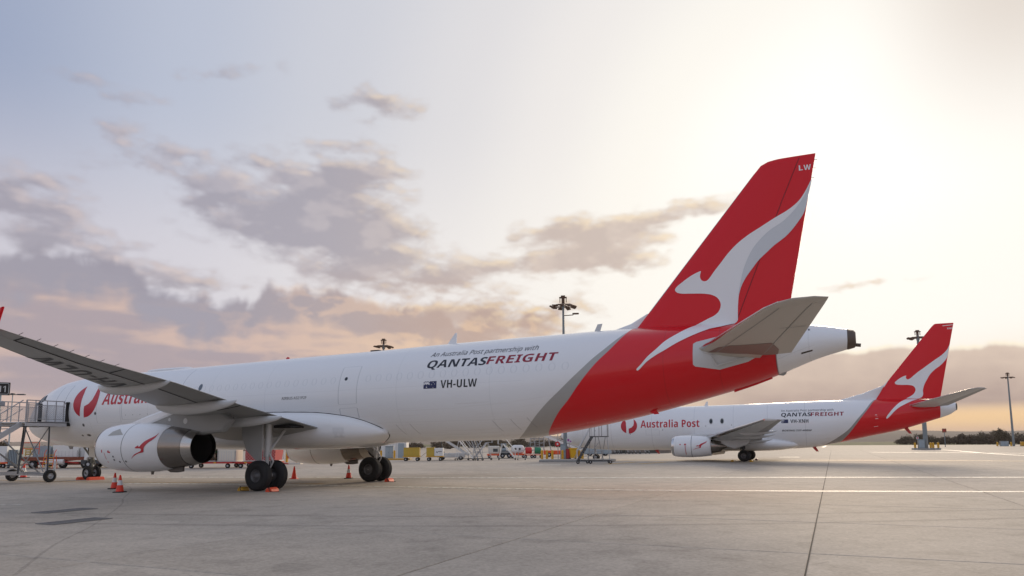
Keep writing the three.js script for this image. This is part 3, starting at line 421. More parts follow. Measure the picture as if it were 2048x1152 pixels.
  for (const q of [[[0.95, 4.12], [1.5, 4.2], [1.62, 4.7], [1.35, 4.66]], [[1.62, 4.22], [2.3, 4.3], [2.3, 4.78], [1.76, 4.73]], [[2.42, 4.33], [2.95, 4.5], [2.75, 4.8], [2.42, 4.79]]]) part(fus, 'cockpit_window', wrap([shapeOf(q)], hull), M.glass);
  // leg of the leaping emblem on the rear fuselage, and the pale plate round the tailplane root
  const foot = spline([[39.95, 5.94], [39.56, 5.776], [39.199, 5.606], [38.836, 5.416], [38.468, 5.189], [38.166, 5.018], [37.821, 4.779], [37.543, 4.507], [37.48, 4.478], [37.451, 4.518], [37.627, 4.708], [37.858, 4.977], [38.156, 5.247], [38.44, 5.525], [38.791, 5.767], [39.1, 5.97], [39.32, 6.1]], 120);
  part(fus, 'emblem_leg', wrap([shapeOf([...foot, [39.45, 6.19], [39.7, 6.19], [40.45, 6.165], [40.7, 6.15], [40.56, 6.09], [40.3, 6.01]])], hull, 0.016, 2), M.decalWhite);
  part(fus, 'tailplane_plate', wrap([shapeOf([[39.44, 5.36], [39.55, 5.43], [40.29, 5.6], [41.2, 5.5], [41.78, 5.1], [41.78, 4.94], [41.25, 4.66], [40.3, 4.42], [39.5, 4.55], [39.43, 4.62]])], hull, 0.012), M.lightGrey);
  part(fus, 'seal_frame', join(bar([40.05, 4.95, 1.4], [40.22, 4.55, 1.34], 0.04, 0.04), bar([40.22, 4.55, 1.34], [41.35, 4.84, 1.12], 0.04, 0.04)), M.lightGrey);
  // APU exhaust
  part(jet, 'exhaust_cone', join(lathe([[0, 0.355], [0.05, 0.36], [0.24, 0.31], [0.3, 0.24], [0.3, 0.16], [0.05, 0.14]], 'x', 28).scale(1, 0.97, 1).translate(44.36, 5.355, 0), rod([44.6, 5.16, 0], [44.8, 5.13, 0], 0.06, 10)), std(rgb(0.12, 0.09, 0.07), 0.5, 0.4), 'dark exhaust at the tail end');
  // fin, rudder, dorsal fillet
  const F = [[5.75, 36.6, 42.42, 0, 0, 0.1], [6.9, 37.57, 42.66, 0, 0, 0.1], [11.7, 41.62, 43.66, 0, 0, 0.095], [11.98, 41.87, 43.72, 0, 0, 0.09], [12.09, 42.12, 43.74, 0, 0, 0.07], [12.13, 42.4, 43.745, 0, 0, 0.04]];
  const fin = part(jet, 'tail_fin', wingPanel(F, { axis: 'y', c1: 0.688, nc: 20 }), M.red);
  const rud = part(jet, 'rudder', wingPanel(F, { axis: 'y', c0: 0.688, s0: 6.1, s1: 12.13, nc: 8 }), M.red);
  const finS = onFin(F);
  const roo = [[43.56, 11.19], [43.34, 10.78], [43.11, 10.46], [42.77, 10.19], [42.24, 9.91], [41.78, 9.65], [41.32, 9.39], [40.93, 9.11], [40.6, 8.79], [40.32, 8.45], [40.07, 8.15], [39.92, 7.95], [39.78, 7.83], [39.63, 7.86], [39.56, 8.0], [39.6, 8.24]], roo1 = [[39.6, 8.24], [39.39, 8.17], [39.11, 8.03], [38.86, 7.87], [38.67, 7.73], [38.6, 7.62], [38.68, 7.51], [38.84, 7.45], [39.2, 7.41], [39.68, 7.36], [39.99, 7.28], [40.18, 7.14], [40.27, 6.91], [40.2, 6.67], [40.04, 6.52], [39.8, 6.41], [39.35, 6.2]], roo2 = [[40.72, 6.165], [40.83, 6.26], [40.85, 6.5], [40.87, 6.81], [40.92, 7.21], [41.02, 7.52], [41.19, 7.83], [41.41, 8.12], [41.65, 8.42], [41.96, 8.7], [42.2, 8.91], [42.58, 9.18], [42.8, 9.39], [43.03, 9.67], [43.23, 9.96], [43.31, 10.15], [43.4, 10.49], [43.49, 10.84], [43.57, 11.15]];
  part(fin, 'emblem', wrap([shapeOf([...spline(roo, 90), ...spline(roo1, 90), ...spline(roo2, 90)])], finS, 0.008, true), M.decalWhite, 'white leaping silhouette on the fin');
  const line = [[43.54, 11.07], [43.14, 10.38], [42.61, 9.82], [42.08, 9.49], [41.76, 9.21], [41.45, 8.84], [41.15, 8.23], [40.98, 7.61], [40.9, 7.21]];
  part(fin, 'emblem_silver', wrap([shapeOf([...spline(line, 60), ...spline(roo2.slice(4), 60)])], finS, 0.013, true), M.decalSilver, 'silver band of the silhouette');
  part(fin, 'letter', wrap(letters(fontB, 'L', 43.17, 11.56, 0.13, 0.19), finS), M.decalWhite); part(fin, 'letter', wrap(letters(fontB, 'W', 43.33, 11.555, 0.24, 0.19), finS), M.decalWhite);
  part(fin, 'leading_edge', wingPanel(F, { axis: 'y', c1: 0.012, s0: 6.9, s1: 11.7, nc: 6 }).scale(1, 1, 1.05).translate(-0.008, 0, 0), M.chrome);
  part(jet, 'dorsal_fillet', wingPanel([[5.9, 35.0, 37.6, 0, 0, 0.05], [6.27, 36.08, 37.65, 0, 0, 0.06], [6.48, 36.8, 37.6, 0, 0, 0.09], [6.82, 37.44, 37.75, 0, 0, 0.16]], { axis: 'y' }), M.white);
  part(rud, 'hinge_line', wrap([shapeOf([...[6.3, 7.5, 9, 10.5, 12.05].map((y) => { const q = wsec(F, y); return [q[0] + 0.684 * (q[1] - q[0]), y]; }), ...[12.05, 10.5, 9, 7.5, 6.3].map((y) => { const q = wsec(F, y); return [q[0] + 0.684 * (q[1] - q[0]) + 0.025, y]; })])], finS, 0.006), std(rgb(0.13, 0.004, 0.006), 0.6));
  for (const y of [11.9, 11.6, 11.25]) { part(rud, 'static_wick', rod([wsec(F, y)[1] - 0.01, y, 0], [wsec(F, y)[1] + 0.09, y - 0.02, 0], 0.008, 5), M.seal); }
  // tailplanes
  const T = [[0.75, 39.15, 42.6, 5.12, 4.8, 0.11], [1.5, 39.75, 42.72, 5.2, 4.88, 0.105], [5.35, 42.3, 43.85, 5.72, 5.6, 0.1], [5.85, 42.75, 43.98, 5.78, 5.67, 0.09], [6.1, 43.15, 44.05, 5.81, 5.72, 0.07], [6.22, 43.7, 44.08, 5.8, 5.75, 0.05]];
  const tp = wingPanel(T, { c1: 0.695, camber: -0.012 }), el = wingPanel(T, { c0: 0.7, s0: 1.35, s1: 5.9, camber: -0.012, nc: 6 }), tipp = wingPanel(T, { c0: 0.7, s0: 5.92, camber: -0.012, nc: 5 }), le = wingPanel(T, { c1: 0.02, s0: 1.5, s1: 5.85, nc: 6, camber: -0.012 }).scale(1, 1.001, 1).translate(-0.012, 0, 0);
  const rootFair = lathe([[0, 0.02], [0.35, 0.09], [1.2, 0.15], [2.2, 0.14], [3.0, 0.05]], 'x', 20).scale(1, 1.0, 1.2);
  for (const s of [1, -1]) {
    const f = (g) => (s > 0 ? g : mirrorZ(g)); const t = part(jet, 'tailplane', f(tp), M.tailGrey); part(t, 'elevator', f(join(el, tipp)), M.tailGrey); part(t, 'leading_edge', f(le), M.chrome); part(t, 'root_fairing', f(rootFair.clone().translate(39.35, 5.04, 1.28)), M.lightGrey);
    for (const [c, z0, z1] of [[0.16, 1.6, 5.6], [0.69, 1.4, 5.9]]) part(t, 'panel_line', f(reshapeUnder(T, (() => { const at = (z, d) => { const q = wsec(T, z); return [q[0] + c * (q[1] - q[0]) + d, z]; }; return [at(z0, 0), at(z1, 0), at(z1, 0.025), at(z0, 0.025)]; })(), -0.012)), M.wingDark);
    part(t, 'panel_line', f(reshapeUnder(T, [[42.6, 4.0], [43.35, 4.0], [43.35, 4.025], [42.6, 4.025]], -0.012)), M.wingDark);
    part(t, 'reflection_patch', f(reshapeUnder(T, [[39.95, 1.42], [40.41, 2.03], [40.89, 2.36], [41.54, 2.55], [42.2, 2.66], [42.28, 2.34], [42.36, 1.94], [42.26, 1.36], [41.88, 1.36], [41.29, 1.59], [40.35, 1.59]], -0.012)), std(rgb(0.25, 0.15, 0.13), 0.45));  // reflection of the red fuselage, painted on as a brownish-red patch
  }
  // wings
  const W = [[1.6, 15.6, 23.35, 2.72, 2.5, 0.15], [4, 17.2, 23.12, 3.18, 2.98, 0.135], [6.4, 18.5, 23.0, 3.6, 3.46, 0.122], [10, 20.4, 23.85, 4.05, 4.0, 0.115], [13.5, 22.2, 24.5, 4.48, 4.43, 0.11], [16.5, 23.8, 25.28, 4.88, 4.86, 0.1]];
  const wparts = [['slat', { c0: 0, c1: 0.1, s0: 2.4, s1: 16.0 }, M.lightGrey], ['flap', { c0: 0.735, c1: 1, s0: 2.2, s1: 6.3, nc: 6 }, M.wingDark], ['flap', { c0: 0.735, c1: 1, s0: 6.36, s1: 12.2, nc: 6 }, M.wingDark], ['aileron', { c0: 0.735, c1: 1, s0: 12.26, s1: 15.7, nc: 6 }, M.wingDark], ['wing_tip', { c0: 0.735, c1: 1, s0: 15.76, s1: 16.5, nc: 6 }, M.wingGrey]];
  const canoe = (x0, x1, y, z, h, wd, tilt) => { const n = 24, St = Array.from({ length: n + 1 }, (_, i) => { const t = i / n, r = Math.pow(Math.sin(Math.PI * Math.pow(t, 0.8)), 0.6); return [x0 + (x1 - x0) * t, y + 0.12 * h + tilt * t, y - h * Math.max(0.03, r) + tilt * t, wd * Math.max(0.02, r)]; }); return hullGeo(St, { nt: 20, sub: 1 }); };
  const canoes = [[20.5, 24.15, 3.98, 10.5, 0.36, 0.17, 0.02], [19.7, 24.05, 3.5, 7.55, 0.44, 0.2, 0.0], [19.3, 23.75, 3.1, 4.9, 0.42, 0.2, -0.1]];
  for (const s of [1, -1]) {
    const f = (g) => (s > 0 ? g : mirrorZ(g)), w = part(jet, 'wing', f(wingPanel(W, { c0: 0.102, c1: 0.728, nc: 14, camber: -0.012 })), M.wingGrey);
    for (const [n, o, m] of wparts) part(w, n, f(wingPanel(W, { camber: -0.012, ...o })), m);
    for (const a of canoes) part(w, 'flap_track_fairing', f(canoe(...a.slice(0, 3), 0, ...a.slice(4)).translate(0, 0, a[3])), M.lightGrey);
    for (let k = 0; k < 7; k++) { const z = 12.6 + k * 0.55, q = wsec(W, z); part(w, 'static_wick', f(rod([q[1] - 0.02, q[3] + 0.01, z], [q[1] + 0.16, q[3] + 0.05, z - 0.0], 0.008, 5)), M.seal); }
    part(w, 'tip_fence', f(extrude([[24.0, 4.9], [24.7, 5.12], [25.2, 5.3], [25.52, 5.36], [25.4, 5.08], [25.32, 4.88], [25.3, 4.66], [24.8, 4.6], [24.4, 4.76]], 0.07, 0.02).translate(0, 0, 16.56)), M.red);
    const strip = (pts, wd) => reshapeUnder(W, (() => { const o = []; pts.forEach(([c, z]) => { const q = wsec(W, z); o.push([q[0] + c * (q[1] - q[0]), z]); }); return [...o, ...o.slice().reverse().map(([x, z]) => [x + wd, z])]; })(), -0.012);
    part(w, 'hinge_line', f(strip([[0.715, 6.4], [0.715, 10], [0.715, 13.5], [0.715, 15.7]], 0.06)), M.seal);
    for (const z of [6.33, 12.23, 15.73]) part(w, 'panel_gap', f(reshapeUnder(W, (() => { const q = wsec(W, z), a = q[0] + 0.72 * (q[1] - q[0]); return [[a, z - 0.03], [q[1] - 0.02, z - 0.03], [q[1] - 0.02, z + 0.03], [a, z + 0.03]]; })(), -0.012)), M.seal);
    part(w, 'slat_line', f(strip([[0.15, 2.8], [0.15, 6.4], [0.15, 10], [0.15, 13.5], [0.15, 16]], 0.03)), M.wingDark);
    if (s > 0) part(w, 'lettering', underText(W, 'VH-ULW', 10.7, 14.4, 0.95, -0.012), std(rgb(0.05, 0.052, 0.055), 0.5));
  }
  // belly fairing with its dark seal line
  const B = [[12.4, 2.3, 2.05, .4], [13.4, 2.85, 1.82, 1.55], [14.8, 3.35, 1.7, 2.05], [17, 3.62, 1.66, 2.22], [20, 3.68, 1.66, 2.27], [22.6, 3.6, 1.68, 2.26], [24.2, 3.42, 1.76, 2.14], [25.2, 3.18, 1.9, 1.94], [25.85, 2.88, 2.06, 1.68], [26.2, 2.62, 2.2, 1.45], [26.3, 2.5, 2.3, 1.25]];
  const bf = part(jet, 'belly_fairing', hullGeo(B, { n: 2.7, nt: 72 }), M.white);
  const meet = []; for (let x = 18.6; x <= 26.2; x += 0.25) { let y = interpS(B, x, 1) - 0.005; while (y > interpS(B, x, 2) && sideZ(B, x, y, 2.7) < sideZ(S, x, y)) y -= 0.01; meet.push(V(x, y, sideZ(S, x, y) + 0.004)); }
  const low = []; for (let x = 26.27; x >= 25.0; x -= 0.2) { let y = interpS(B, x, 2) + 0.02; while (y < interpS(B, x, 1) && sideZ(B, x, y, 2.7) < sideZ(S, x, y)) y += 0.01; low.push(V(x, y, sideZ(S, x, y) + 0.004)); }
  part(bf, 'seal_strip', new THREE.TubeGeometry(new THREE.CatmullRomCurve3([...meet, ...low]), 140, 0.022, 6), M.seal);
  part(bf, 'access_panel', wrap([shapeOf([[24.05, 2.2], [24.6, 2.2], [24.6, 2.62], [24.05, 2.62]])], onHull(B, 2.7), 0.005), std(rgb(0.7, 0.71, 0.72), 0.45));
  // engines
  const prof = [[0, 0.8], [0.06, 0.87], [0.25, 0.94], [0.7, 1.0], [1.4, 1.045], [2.2, 1.05], [3.0, 1.02], [3.6, 0.955], [4.0, 0.895]], ex = 14.78, ey = 1.83, ez = 5.75;
  const cowl = lathe([...prof.map(([a, r]) => [a, r]), [4.0, 0.83], [3.8, 0.77]], 'x', 64), lip = lathe([[0.3, 0.74], [0.1, 0.74], [0.0, 0.79], [0.0, 0.82], [0.07, 0.885], [0.2, 0.934]], 'x', 64);
  const reverser = lathe([[3.85, 0.83], [4.005, 0.888], [4.5, 0.825], [5.12, 0.745]], 'x', 48), nozzle = lathe([[5.0, 0.71], [5.12, 0.735], [5.62, 0.655], [5.63, 0.64], [5.0, 0.66]], 'x', 48), inside = lathe([[5.4, 0.645], [4.2, 0.62], [4.1, 0.01]], 'x', 32), inlet = lathe([[0.25, 0.74], [1.1, 0.78], [1.15, 0.02]], 'x', 40);
  const blades = []; for (let k = 0; k < 22; k++) { const b = box(0, 0.42, 0, 0.18, 0.66, 0.02); b.rotateY(0.7); b.rotateX(k * Math.PI * 2 / 22); blades.push(b.translate(0.95, 0, 0)); } blades.push(lathe([[0.55, 0.0], [0.7, 0.12], [1.0, 0.24]], 'x', 20));
  const pyl = extrude([[16.6, 2.76], [17.6, 3.05], [18.6, 3.32], [19.6, 3.42], [21.4, 3.2], [21.9, 2.9], [21.5, 2.52], [20.3, 2.42], [19.2, 2.5], [18, 2.7]], 0.34, 0.1), pylTop = extrude([[16.1, 2.82], [17.2, 3.08], [18.4, 3.36], [18.9, 3.46], [18.9, 3.32], [18.2, 3.12], [17.2, 2.86]], 0.46, 0.1);
  const gearBack = extrude([[20.9, 3.1], [22.4, 3.2], [22.2, 2.75], [21.3, 2.5], [20.8, 2.6]], 0.3, 0.08);
  for (const s of [1, -1]) {
    const f = (g) => (s > 0 ? g : mirrorZ(g)), at = (g) => f(g.clone().translate(ex, ey, ez)), e = part(jet, 'engine', at(cowl), M.white);
    part(e, 'inlet_lip', at(lip), M.chrome); part(e, 'inlet_duct', at(inlet), M.darkMetal); part(e, 'fan', at(join(blades)), M.darkMetal); part(e, 'reverser_ring', at(reverser), M.hotMetal); part(e, 'nozzle', at(nozzle), M.metal); part(e, 'exhaust_duct', at(inside), M.black);
    part(e, 'cowl_joint', f(lathe([[2.0, 1.052], [2.018, 1.0535], [2.036, 1.052]], 'x', 64).translate(ex, ey, ez)), std(rgb(0.2, 0.2, 0.2), 0.6));
    const py = part(jet, 'pylon', f(pyl.clone().translate(0, 0, ez)), M.wingDark); part(py, 'pylon_fairing', f(pylTop.clone().translate(0, 0, ez)), M.white);
    for (const [x, y, r] of [[18.55, 2.98, 0.07], [19.5, 2.9, 0.12]]) part(py, 'access_disc', f(rod([x, y, ez + 0.165], [x, y, ez + 0.18], r, 20)), M.lightGrey);
    part(e, 'drain_mast', f(extrude([[17.4, 0.8], [17.55, 0.8], [17.5, 0.68], [17.42, 0.68]], 0.05).translate(0, 0, ez)), M.darkMetal); part(e, 'lower_fairing', f(extrude([[18.4, 0.9], [19.3, 1.02], [19.3, 0.86], [19.0, 0.82], [18.6, 0.82]], 0.12, 0.03).translate(0, 0, ez)), M.darkMetal);
    const nac = onNacelle(prof.map(([a, r]) => [a + ex, r]), ey, ez);
    part(e, 'emblem', f(wrap([leapAt(17.35, 1.38, 18.66, 2.42)], nac, 0.01, 2)), M.decalRed, 'red leaping silhouette on the cowl');
    for (const q of [[[15.72, 1.2], [15.75, 1.2], [15.68, 1.62], [15.65, 1.62]], [[15.9, 1.62], [16.1, 1.6], [16.1, 1.66], [16.0, 1.67], [15.98, 1.74], [15.9, 1.66]], [[15.48, 1.62], [15.54, 1.62], [15.54, 1.74], [15.48, 1.74]]]) part(e, 'marking', f(wrap([shapeOf(q)], nac, 0.006)), M.decalRed);
    part(e, 'vent_panel', f(wrap([shapeOf([[15.7, 2.32], [16.7, 2.36], [16.2, 2.62], [15.85, 2.5]])], nac, 0.005)), std(rgb(0.4, 0.39, 0.36), 0.5));
    for (const [x, y] of [[16.2, 1.42], [16.2, 1.28], [16.5, 1.2], [16.9, 1.22]]) part(e, 'latch', f(wrap([shapeOf([[x, y], [x + 0.08, y], [x + 0.08, y + 0.07], [x, y + 0.07]])], nac, 0.005)), M.steelDark);
  }
  // main gear
  const mw = wheel(0.635, 0.455, 0.27);
  for (const s of [1, -1]) {
    const f = (g) => (s > 0 ? g : mirrorZ(g)), z = 3.795;
    const leg = part(jet, 'main_landing_gear', f(join(rod([21.97, 0.6, z], [21.97, 1.5, z], 0.085, 14), rod([21.97, 1.4, z], [21.95, 3.0, z - 0.05], 0.13, 16), rod([21.97, 0.63, z - 0.62], [21.97, 0.63, z + 0.62], 0.08, 12), rod([21.97, 1.5, z], [21.9, 2.9, z - 1.4], 0.06, 10), rod([22.12, 0.9, z], [22.32, 1.2, z], 0.035, 8), rod([22.32, 1.2, z], [22.1, 1.55, z], 0.035, 8), rod([21.9, 0.8, z + 0.1], [21.88, 2.3, z + 0.16], 0.018, 6), rod([22.08, 0.8, z - 0.1], [22.1, 2.3, z - 0.1], 0.014, 6))), M.gearWhite);
    addWheels(leg, [[21.97, 0.63, s * (z + 0.46)], [21.97, 0.63, s * (z - 0.46)]], mw, M.rim);
    part(leg, 'gear_door', f(extrude([[20.75, 3.0], [21.95, 2.95], [21.98, 2.4], [21.95, 1.2], [21.6, 1.3], [21.1, 1.68], [20.85, 2.2]], 0.05, 0.015).translate(0, 0, z + 0.3)), M.wingGrey);
    part(leg, 'bay_shade_block', f(box(22.55, 2.66, z - 0.6, 0.95, 0.1, 0.8)), M.black);  // solid black block standing for the shade inside the open gear bay
  }
  // nose gear
  const nw = wheel(0.39, 0.24, 0.19), ng = part(jet, 'nose_landing_gear', join(rod([5.07, 0.4, 0], [5.05, 1.0, 0], 0.06, 12), rod([5.05, 0.95, 0], [4.98, 2.0, 0], 0.1, 14), rod([5.07, 0.39, -0.42], [5.07, 0.39, 0.42], 0.05, 10), rod([5.0, 1.2, 0], [4.1, 1.95, 0], 0.05, 8), rod([5.15, 0.6, 0], [5.35, 0.85, 0], 0.03, 8), rod([5.35, 0.85, 0], [5.15, 1.1, 0], 0.03, 8), box(4.93, 1.1, 0, 0.1, 0.12, 0.4)), std(rgb(0.16, 0.16, 0.14), 0.5, 0.3));
  addWheels(ng, [[5.07, 0.39, 0.25], [5.07, 0.39, -0.25]], nw, M.rimLight);
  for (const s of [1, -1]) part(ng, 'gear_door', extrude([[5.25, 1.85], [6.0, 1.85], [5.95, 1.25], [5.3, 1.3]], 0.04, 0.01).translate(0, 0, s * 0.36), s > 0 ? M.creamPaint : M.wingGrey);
  for (const z of [0.14, -0.14]) part(ng, 'taxi_light', rod([4.86, 1.2, z], [4.92, 1.2, z], 0.08, 14), M.reflect);
  // small fittings
  part(jet, 'blade_antenna', extrude([[28.5, 6.18], [28.95, 6.19], [28.98, 6.68], [28.92, 6.68]], 0.05, 0.015), M.white);
  part(jet, 'blade_antenna', extrude([[35.3, 6.27], [35.52, 6.27], [35.62, 6.57], [35.45, 6.56]], 0.05, 0.015), M.lightGrey);
  part(jet, 'beacon', lathe([[0, 0.1], [0.04, 0.1], [0.1, 0.06], [0.12, 0.0]], 'y', 14).translate(19.4, 6.07, 0), M.signRed, 'red beacon on the crown');
  part(jet, 'crown_fairing', rbox(24.7, 6.16, 0, 0.5, 0.08, 0.25, 0.03), M.seal);
  part(jet, 'crown_antenna', hullGeo([[9.3, 5.9, 5.8, 0.05], [9.7, 6.03, 5.8, 0.3], [11, 6.07, 5.8, 0.38], [12.4, 6.06, 5.8, 0.3], [13.0, 5.96, 5.8, 0.05]], { nt: 24 }), M.white);
  part(jet, 'drain_mast', extrude([[37.55, 3.04], [37.78, 3.1], [37.9, 2.96], [37.74, 2.95]], 0.05, 0.012).translate(0, 0, 0.4), M.red);
  part(jet, 'tail_skid', extrude([[40.6, 3.76], [41.9, 4.2], [41.9, 4.13], [41.3, 3.92], [40.6, 3.7]], 0.1, 0.015), M.red);
  part(jet, 'drain_fin', extrude([[42.05, 4.25], [42.4, 4.36], [42.36, 4.27], [42.28, 4.22]], 0.05, 0.012), M.wingGrey);
  part(jet, 'pitot_probe', bar([1.1, 2.75, 1.28], [1.3, 2.75, 1.42], 0.03, 0.03), M.metal); part(jet, 'pitot_probe', bar([2.0, 2.02, 1.05], [2.2, 2.0, 1.12], 0.03, 0.03), M.metal);
  for (const q of [[[3.0, 1.92], [3.4, 1.9], [3.35, 1.72], [3.15, 1.72]], [[9.9, 1.8], [10.3, 1.8], [10.35, 1.6], [10.2, 1.6]]]) part(jet, 'belly_antenna', extrude(q, 0.05).translate(0, 0, 0.1), M.wingDark);
}
// a patch of paint that lies on the under surface of a lifting surface; outline in (x, span)
function reshapeUnder(T, pts, camber) { let g = new THREE.ShapeGeometry(shapeOf(pts)); g = tess.modify(g.toNonIndexed()); const p = g.attributes.position; for (let i = 0; i < p.count; i++) { const x = p.getX(i), s = p.getY(i), q = wsec(T, s), c = Math.min(1, Math.max(0, (x - q[0]) / (q[1] - q[0]))), w = wingPoint(T, 'z', s, c, -1, camber); p.setXYZ(i, w[0], w[1] - 0.008, s); } g.computeVertexNormals(); return g; }
function underText(T, text, s0, s1, h, camber) {                    // lettering read from below, tops towards the leading edge
  const sh = letters(fontB, text, 0, 0, Math.abs(s1 - s0), h); let g = new THREE.ShapeGeometry(sh, 4); g = tess.modify(g.toNonIndexed()); const p = g.attributes.position;
  for (let i = 0; i < p.count; i++) { const s = s0 + (s1 - s0) * p.getX(i) / Math.abs(s1 - s0), q = wsec(T, s), c = 0.5 - p.getY(i) / (q[1] - q[0]) + 0.05, w = wingPoint(T, 'z', s, Math.min(1, Math.max(0.02, c)), -1, camber); p.setXYZ(i, w[0], w[1] - 0.008, s); } g.computeVertexNormals(); return g;
}

// ---------------------------------------------------------------- smaller jet freighter parked beyond
{
  const S = [[0, 2.75, 2.65, .03], [.15, 3.0, 2.4, .35], [.6, 3.35, 2.05, .72], [1.5, 3.85, 1.65, 1.1], [2.6, 4.5, 1.4, 1.4], [3.6, 5.05, 1.25, 1.62], [5, 5.4, 1.15, 1.8], [7, 5.5, 1.1, 1.88], [15, 5.58, 1.1, 1.88], [22, 5.68, 1.15, 1.88], [25.5, 5.75, 1.3, 1.88], [28, 5.78, 1.75, 1.82], [31, 5.8, 2.4, 1.6], [33.3, 5.75, 2.9, 1.35], [36, 5.65, 3.75, .85], [37.4, 5.5, 4.25, .5], [37.9, 5.3, 4.6, .3]];
  const jet = thing('jet_airliner', 'smaller white twin-engine cargo jet parked beyond, its red tail low at the right', 'airplane', [14.52, 0, -47.85], 0.0474);
  const GREY = [[31.6, 90], [30.41, 24.1], [29.65, -2.7], [28.9, -27.6], [27.918, -49.7], [26.68, -76.9], [26.3, -90]], RED = [[31.6, 90], [30.781, 32.8], [29.884, -3.7], [29.132, -33.5], [28.5, -60], [28.0, -90]];
  const livery = hullCanvas(S, 2048, 512, (g, X, Y, W, H) => {
    g.fillStyle = 'rgb(150,150,148)'; poly(g, X, Y, [...spline(GREY, 60), ...spline(RED, 60).reverse()]);
    g.fillStyle = 'rgb(212,12,27)'; poly(g, X, Y, [...spline(RED, 80), [36.58, -90], [36.58, 90]]);
    g.strokeStyle = 'rgba(110,116,124,0.4)'; g.lineWidth = 1; for (const x of [3, 6.2, 10.5, 14.8, 18.6, 21.8, 25.2]) { g.beginPath(); g.moveTo(X(x), 0); g.lineTo(X(x), H); g.stroke(); }
    g.strokeRect(X(9.9), Y(-4), X(11.3) - X(9.9), 40); for (const [x, a] of [[11.6, -4], [13.7, 4], [8.2, -14], [15.9, 4], [18.4, 5], [5.2, 20], [3.8, 6], [4.4, -2]]) { g.fillStyle = 'rgb(60,62,66)'; g.fillRect(X(x), Y(a), 5, 4); }
    g.fillStyle = 'rgb(235,225,225)'; g.fillRect(X(31.2), Y(6), 9, 5); g.fillRect(X(31.2), Y(-6), 13, 5); g.fillRect(X(31.05), Y(-32), 20, 4); g.strokeStyle = 'rgb(235,225,225)'; g.beginPath(); g.ellipse(X(31.35), Y(0), 4, 5, 0, 0, 7); g.stroke();
    grime(g, W, H, 9, 0.5);
  });
  const fus = part(jet, 'fuselage', hullGeo(S, { nt: 72 }), new THREE.MeshPhysicalMaterial({ map: livery, color: rgb(0.97, 0.97, 0.97), roughness: 0.36, ...paintGloss })), hull = onHull(S);
  part(fus, 'lettering', wrap(letters(fontR, 'An Australia Post partnership with', 23.06, 4.74, 4.66, 0.2), hull, 0.01), M.decalNavy);
  part(fus, 'lettering', wrap(letters(fontB, 'QANTAS', 23.05, 4.27, 2.7, 0.35, 0.12), hull, 0.01), M.decalNavy);
  part(fus, 'lettering', wrap(letters(fontB, 'FREIGHT', 25.7, 4.27, 2.9, 0.35, 0.12), hull, 0.01), M.decalDarkRed, 'dark red lettering');
  part(fus, 'lettering', wrap(letters(fontB, 'VH-XNH', 23.88, 3.65, 1.6, 0.33), hull, 0.01), M.decalBlack);
  part(fus, 'lettering', wrap(letters(fontB, 'BOEING 737-400SF', 23.1, 2.86, 2.65, 0.15, 0.2), hull, 0.01), M.decalBlack);
  part(fus, 'lettering', wrap(letters(fontB, 'Australia Post', 9.36, 3.4, 5.98, 0.74), hull, 0.01), M.decalRed, 'red lettering on the forward fuselage');
  for (const q of roundel(8.14, 3.61, 0.86, 0.8)) part(fus, 'roundel_half', wrap([q], hull, 0.01), M.decalRed, 'red half of the postal roundel');
  part(fus, 'flag', wrap([shapeOf([[23.07, 3.64], [23.68, 3.64], [23.68, 3.99], [23.07, 3.99]])], hull, 0.01), M.flagBlue);
  part(fus, 'flag_cross', wrap([shapeOf([[23.07, 3.84], [23.35, 3.84], [23.35, 3.88], [23.07, 3.88]]), shapeOf([[23.19, 3.78], [23.23, 3.78], [23.23, 3.99], [23.19, 3.99]]), shapeOf([[23.17, 3.68], [23.23, 3.68], [23.23, 3.74], [23.17, 3.74]])], hull, 0.014), M.decalWhite);
  for (const x of [16.47, 17.54]) { const sh = (k) => shapeOf(Array.from({ length: 20 }, (_, i) => [x + 0.15 * k * Math.cos(i * Math.PI / 10), 3.94 + 0.24 * k * Math.sin(i * Math.PI / 10)])); part(fus, 'cabin_window', wrap([sh(1)], hull, 0.012), M.glass); part(fus, 'window_frame', wrap([sh(1.35)], hull, 0.008), M.lightGrey); }
  for (const q of [[[1.75, 3.55], [2.4, 3.6], [2.55, 4.1], [2.2, 4.05]], [[2.5, 3.62], [3.1, 3.7], [3.1, 4.12], [2.66, 4.1]]]) part(fus, 'cockpit_window', wrap([shapeOf(q)], hull, 0.01), M.glass);
  const foot = spline([[34.9, 5.68], [34.41, 5.523], [33.734, 5.203], [33.185, 4.889], [32.754, 4.512], [32.384, 4.099], [32.145, 3.913], [32.116, 4.014], [32.407, 4.455], [32.851, 4.961], [33.365, 5.412], [33.9, 5.69]], 90);
  part(fus, 'emblem_leg', wrap([shapeOf(foot)], hull, 0.016, 2), M.decalWhite);
  const F = [[5.3, 31.1, 36.65, 0, 0, 0.1], [5.8, 31.45, 36.75, 0, 0, 0.1], [7.6, 32.65, 37.15, 0, 0, 0.1], [12.35, 36.45, 38.2, 0, 0, 0.095], [12.58, 36.68, 38.25, 0, 0, 0.08], [12.63, 36.8, 38.25, 0, 0, 0.05]], finS = onFin(F);
  const fin = part(jet, 'tail_fin', wingPanel(F, { axis: 'y', c1: 0.685, nc: 18 }), M.red), rud = part(jet, 'rudder', wingPanel(F, { axis: 'y', c0: 0.685, s0: 5.72, nc: 8 }), M.red);
